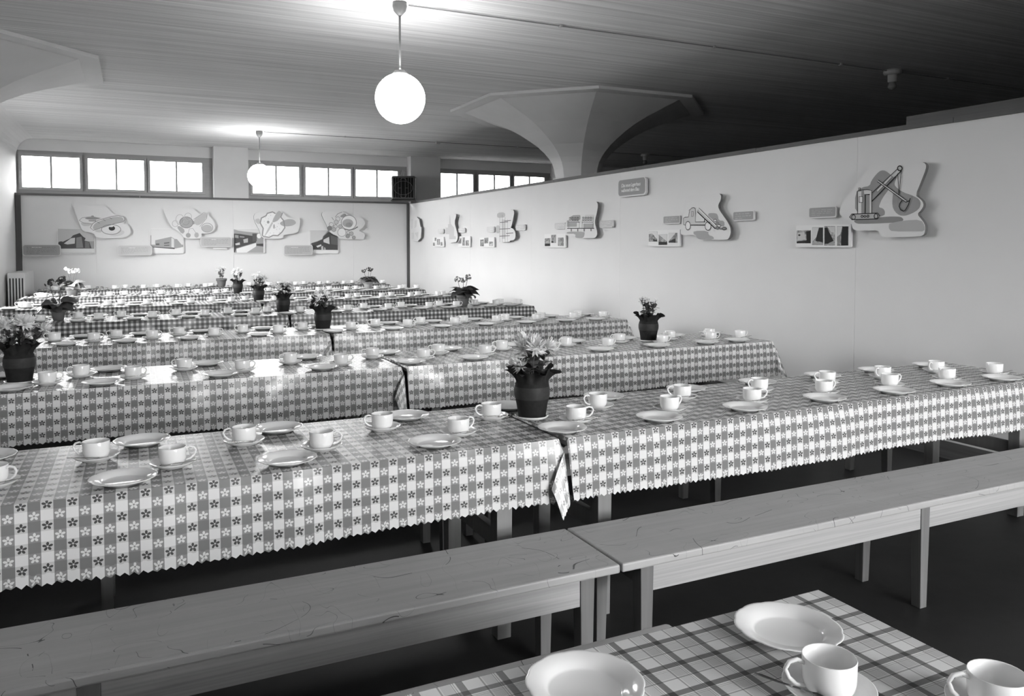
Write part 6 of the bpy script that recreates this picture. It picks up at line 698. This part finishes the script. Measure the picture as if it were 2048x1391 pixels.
# foreground plaid table
def t0(x, y, lab, cx=None): pass
tag(link('dessert_plate', plate_mesh, loc=(1.089, 1.084, TZ+.0005), rz=.3), 'white scalloped dessert plate at the far corner of the foreground plaid table', 'plate', 'white dessert plates')
tag(link('dessert_plate', plate_mesh, loc=(.650, 1.085, TZ+.0005), rz=.9), 'white scalloped dessert plate cut by the lower edge, left on plaid table', 'plate', 'white dessert plates')
for x, y, rz, lab in ((1.000, .905, 2.75, 'nearer the middle of the foreground plaid table'), (1.196, .756, 2.6, 'at the right picture edge of the foreground plaid table')):
    tag(link('saucer', saucer_mesh, loc=(x, y, TZ+.0005)), 'white saucer '+lab, 'saucer', 'white saucers')
    put_cup(x, y, TZ+.0075, rz, 'white coffee cup '+lab)
tag(link('teaspoon', spoon_me, loc=(.936, .918, TZ+.0225), rz=-1.0), 'steel teaspoon leaning across the saucer on the plaid table', 'teaspoon', 'teaspoons')

# ------------------------------------------------------------------ potted plants
def petal_head(n=34, r=.045, seed=0):
    rd = random.Random(seed); mb = MB()
    for k in range(n):
        a = 2*math.pi*k/n*1.0+rd.uniform(-.1, .1)+k*2.4; el = rd.uniform(-.35, 1.25); L = r*rd.uniform(.75, 1.1); w = r*.10
        d = Vector((math.cos(a)*math.cos(el), math.sin(a)*math.cos(el), math.sin(el))); s = Vector((-math.sin(a), math.cos(a), 0))*w; upv = d.cross(s).normalized()*.12*r
        b = d*.1*r; m_ = d*L*.6-upv*.3; t = d*L+upv*.6
        mb.add([b-s*.5, b+s*.5, m_+s, m_-s, t], [(0, 1, 2, 3), (3, 2, 4)])
    mb.lathe([(.0005, -.012), (.01, -.008), (.013, .002), (.0005, .012)], 6)
    return mb
def leaf_mb(L=.06, w=.022, lobes=True):
    mb = MB(); V = []; F = []; n = 6
    for i in range(n+1):
        t = i/n; ww = w*math.sin(math.pi*min(1, t*.93+.05))**.8*(1+(.25 if lobes and i % 2 else -.1 if lobes else 0)); z = (.25*L*math.sin(t*2.2)-.12*L*t) if lobes else (.34*L*math.sin(t*2.5)-.30*L*t*t)
        V += [(t*L, -ww, z+.15*ww), (t*L, 0, z), (t*L, ww, z+.15*ww)]
    for i in range(n):
        for k in range(2): F.append((i*3+k, i*3+k+1, (i+1)*3+k+1, (i+1)*3+k))
    return mb.add(V, F)
HEADS = [petal_head(64, .054, s).mesh('flower_head', M['petal']) for s in range(3)]
HEADF = [petal_head(26, .046, s+5).mesh('flower_head', M['petal']) for s in range(3)]
SMALLF = [petal_head(12, .026, s+9).mesh('small_bloom', M['petal']) for s in range(2)]
LEAF = leaf_mb().mesh('leaf', M['leaf'], True); LEAFB = leaf_mb(.05, .018).mesh('leaf', M['leaf2'], True)
BIGLEAF = leaf_mb(.155, .055, False).mesh('broad_leaf', M['leaf'], True); BIGLEAF2 = leaf_mb(.135, .05, False).mesh('broad_leaf', M['leaf2'], True)
def wrapped_pot(root, rd, tall=1.0, clay=False):
    q = M['crepe']
    ph = rd.uniform(0, 6)
    MB().lathe([(.0005, .001), (.056, .001), (.0575, .004), (.066, .060), (.0735, .098), (.0735, .13), (.069, .148)], 32).build('pot', q, root, smooth=True)
    MB().lathe([(.0722, .083), (.0755, .100), (.0757, .122), (.073, .134)], 32).build('ribbon_band', M['band'], root, smooth=True)
    def wob(a, j):
        k = (j/5)**1.5; return (1+k*(.17*math.sin(7*a+ph)+.13*math.sin(11*a+2*ph)), k*(.012*math.sin(5*a+ph)+.008*math.sin(9*a)))
    MB().lathe([(.0715, .134), (.066, .150), (.067, .163), (.076, .181), (.090, .198), (.099, .203)], 64, wob=wob).build('paper_frill', q, root, smooth=True)
    MB().lathe([(.0005, .150), (.064, .150)], 20).build('soil', M['soil'], root)
def clay_pot(root, s=1.0, m='clay'):
    MB().lathe([(.0005, .001), (.052*s, .001), (.054*s, .004), (.070*s, .095*s)], 28).build('pot', M[m], root, smooth=True)
    MB().lathe([(.070*s, .092*s), (.079*s, .094*s), (.082*s, .130*s), (.075*s, .132*s), (.074*s, .112*s)], 28).build('rim', M[m], root, smooth=True)
    MB().lathe([(.0005, .113*s), (.074*s, .113*s)], 20).build('soil', M['soil'], root)
def orient(o, d, spin=0):
    o.rotation_mode = 'QUATERNION'; o.rotation_quaternion = Vector(d).normalized().to_track_quat('Z', 'Y')
def chrysanthemum(x, y, label, seed, near=False, big=True, saucer=None, fac=1.0, heads=8, spread=.085, h=.30, pot='wrap', small=False, soft=False):
    rd = random.Random(seed); z = TZ+.0005
    if saucer:
        tag(link('pot_saucer', pot_saucer_mesh, loc=(x, y, z)), saucer, 'saucer'); z += .0048
    root = tag(empty('potted_chrysanthemum' if not small else 'potted_flower', (x, y, z), rd.uniform(0, 6)), label, 'potted plant', 'potted plants')
    if pot == 'wrap': wrapped_pot(root, rd)
    else: clay_pot(root, 1.12, 'clay')
    base = .150 if pot == 'wrap' else .125
    st = MB(); tips = []
    for k in range(heads):
        a = 2*math.pi*k/heads*1.62+rd.uniform(-.3, .3); rr = spread*math.sqrt((k+.4)/heads)*rd.uniform(.8, 1.1); zz = h-rd.uniform(0, .05)-(.45*rr if not small else .2*rr)
        if near and k >= heads-2: zz = .205+rd.uniform(0, .02); rr = .07
        p0 = Vector((rr*.3*math.cos(a), rr*.3*math.sin(a), base)); p2 = Vector((rr*math.cos(a), rr*math.sin(a), zz)); p1 = (p0+p2)/2+Vector((rd.uniform(-.01, .01), rd.uniform(-.01, .01), .01))
        st.tube([p0, p1, p2], .0022, 5); tips.append((p0, p1, p2))
    st.build('stems', M['stem'], root)
    for p0, p1, p2 in tips:
        d = Vector((p2.x*4, p2.y*4, .35)) + Vector((rd.uniform(-.1, .1), rd.uniform(-.1, .1), 0))
        f = link('flower_head', rd.choice(SMALLF if small else HEADS if near else HEADF), root, p2); orient(f, d); f.scale = (rd.uniform(.85, 1.12)*(1 if p2.z > .23 else .7),)*3
    nl = 64 if near else 50
    me = LEAF if (near or not soft) else LEAFB
    fm = MB(); lf = leaf_mb() if me is LEAF else leaf_mb(.05, .018)
    for k in range(nl):
        p0, p1, p2 = rd.choice(tips); t = rd.uniform(.25, .9); p = p0.lerp(p2, t); a = rd.uniform(0, 6.28); el = rd.uniform(-.2, .8); sc = rd.uniform(.7, 1.15)*(.85 if not small else .8)
        mt = Matrix.Translation(p) @ Matrix.Rotation(a, 4, 'Z') @ Matrix.Rotation(-el, 4, 'Y') @ Matrix.Scale(sc, 4)
        if near: l = link('leaf', me, root); l.matrix_local = mt
        else: fm.add(lf.v, lf.f, 0, mt)
    if not near: fm.build('foliage', M['leaf' if me is LEAF else 'leaf2'], root, smooth=True)['kind'] = 'stuff'
    return root
chrysanthemum(1.50, 2.945, 'white chrysanthemum in dark paper-wrapped pot at centre of front table row', 1, True, saucer='white saucer under the wrapped pot on the front table row', heads=9, h=.335, spread=.10)
chrysanthemum(-.56, 4.86, 'white chrysanthemum in dark wrapped pot at the left edge, second table row', 2, True, saucer='white saucer under the wrapped pot at left edge of second row', heads=9, h=.36, spread=.12)
chrysanthemum(3.50, 4.93, 'small-flowered plant in dark wrapped pot by the wall, second table row', 3, True, saucer='white saucer under the wrapped pot by the wall, second row', heads=10, h=.34, spread=.085, small=True)
chrysanthemum(1.45, yc(3), 'pale chrysanthemum in dark wrapped pot, third table row', 4, saucer='white saucer under the wrapped pot of the third row', heads=9, h=.34, spread=.11)
chrysanthemum(1.44, yc(4), 'pale chrysanthemum in dark wrapped pot, fourth table row', 5, heads=9, h=.36, spread=.11)
chrysanthemum(1.45, yc(5), 'grey-white chrysanthemum in dark wrapped pot, fifth table row', 6, heads=9, h=.36, spread=.10, soft=True)
chrysanthemum(1.41, yc(6), 'bright white chrysanthemum in dark wrapped pot, sixth table row', 8, heads=10, h=.37, spread=.09, soft=True)
chrysanthemum(1.36, yc(7), 'small chrysanthemum in brown clay pot, seventh table row', 9, heads=8, h=.36, spread=.08, soft=True, pot='clay')
def primula(x, y, label, seed, pot='clay', flower='pinkpetal', stalk=.40, leaf=None, nst=3, s=1.0):
    rd = random.Random(seed); root = tag(empty('potted_primula', (x, y, TZ+.0005), rd.uniform(0, 6)), label, 'potted plant', 'potted plants')
    clay_pot(root, s, pot)
    for k in range(20):
        a = 2*math.pi*k/20*3+rd.uniform(-.2, .2); el = rd.uniform(-.1, .75); o = link('broad_leaf', leaf, root)
        o.matrix_local = Matrix.Translation((.015*math.cos(a), .015*math.sin(a), .115*s)) @ Matrix.Rotation(a, 4, 'Z') @ Matrix.Rotation(-el, 4, 'Y') @ Matrix.Rotation(rd.uniform(-.7, .7), 4, 'X') @ Matrix.Scale(rd.uniform(1.0, 1.3), 4)
    st = MB(); tips = []
    for k in range(nst):
        a = 2*math.pi*k/nst+.5; p = Vector((.07*math.cos(a), .07*math.sin(a), stalk-rd.uniform(0, .06))); st.tube([(0, 0, .11), (p.x*.5, p.y*.5, p.z*.6), p], .003, 5); tips.append(p)
    st.build('flower_stalks', M['stem'], root)
    for p in tips:
        mb = MB()
        for q in range(9):
            v = Vector((rd.uniform(-1, 1), rd.uniform(-1, 1), rd.uniform(-.5, 1)))*.032
            mb.lathe([(.0005, -.004), (.014, .003), (.016, .006), (.0005, .002)], 7, mtx=Matrix.Translation(p+v) @ v.to_track_quat('Z', 'Y').to_matrix().to_4x4())
        mb.build('flower_cluster', M[flower], root)
primula(3.55, yc(4)+.03, 'dark broad-leaved primula in clay pot near the wall, fourth table row', 11, 'clay', 'pinkpetal', .36, BIGLEAF)
primula(-.68, yc(4)+.02, 'dark leafy primula with tall stalks, left end of fourth table row', 12, 'clay', 'leaf', .42, BIGLEAF, 3, .85)
primula(-.80, yc(6), 'pale-flowered primula in clay pot, left part of sixth table row', 13, 'clay', 'petal', .40, BIGLEAF2, 4, 1.1)
primula(3.45, yc(6)+.05, 'leafy primula in pale clay pot, right part of sixth table row', 14, 'palepot', 'leaf', .34, BIGLEAF2, 3)
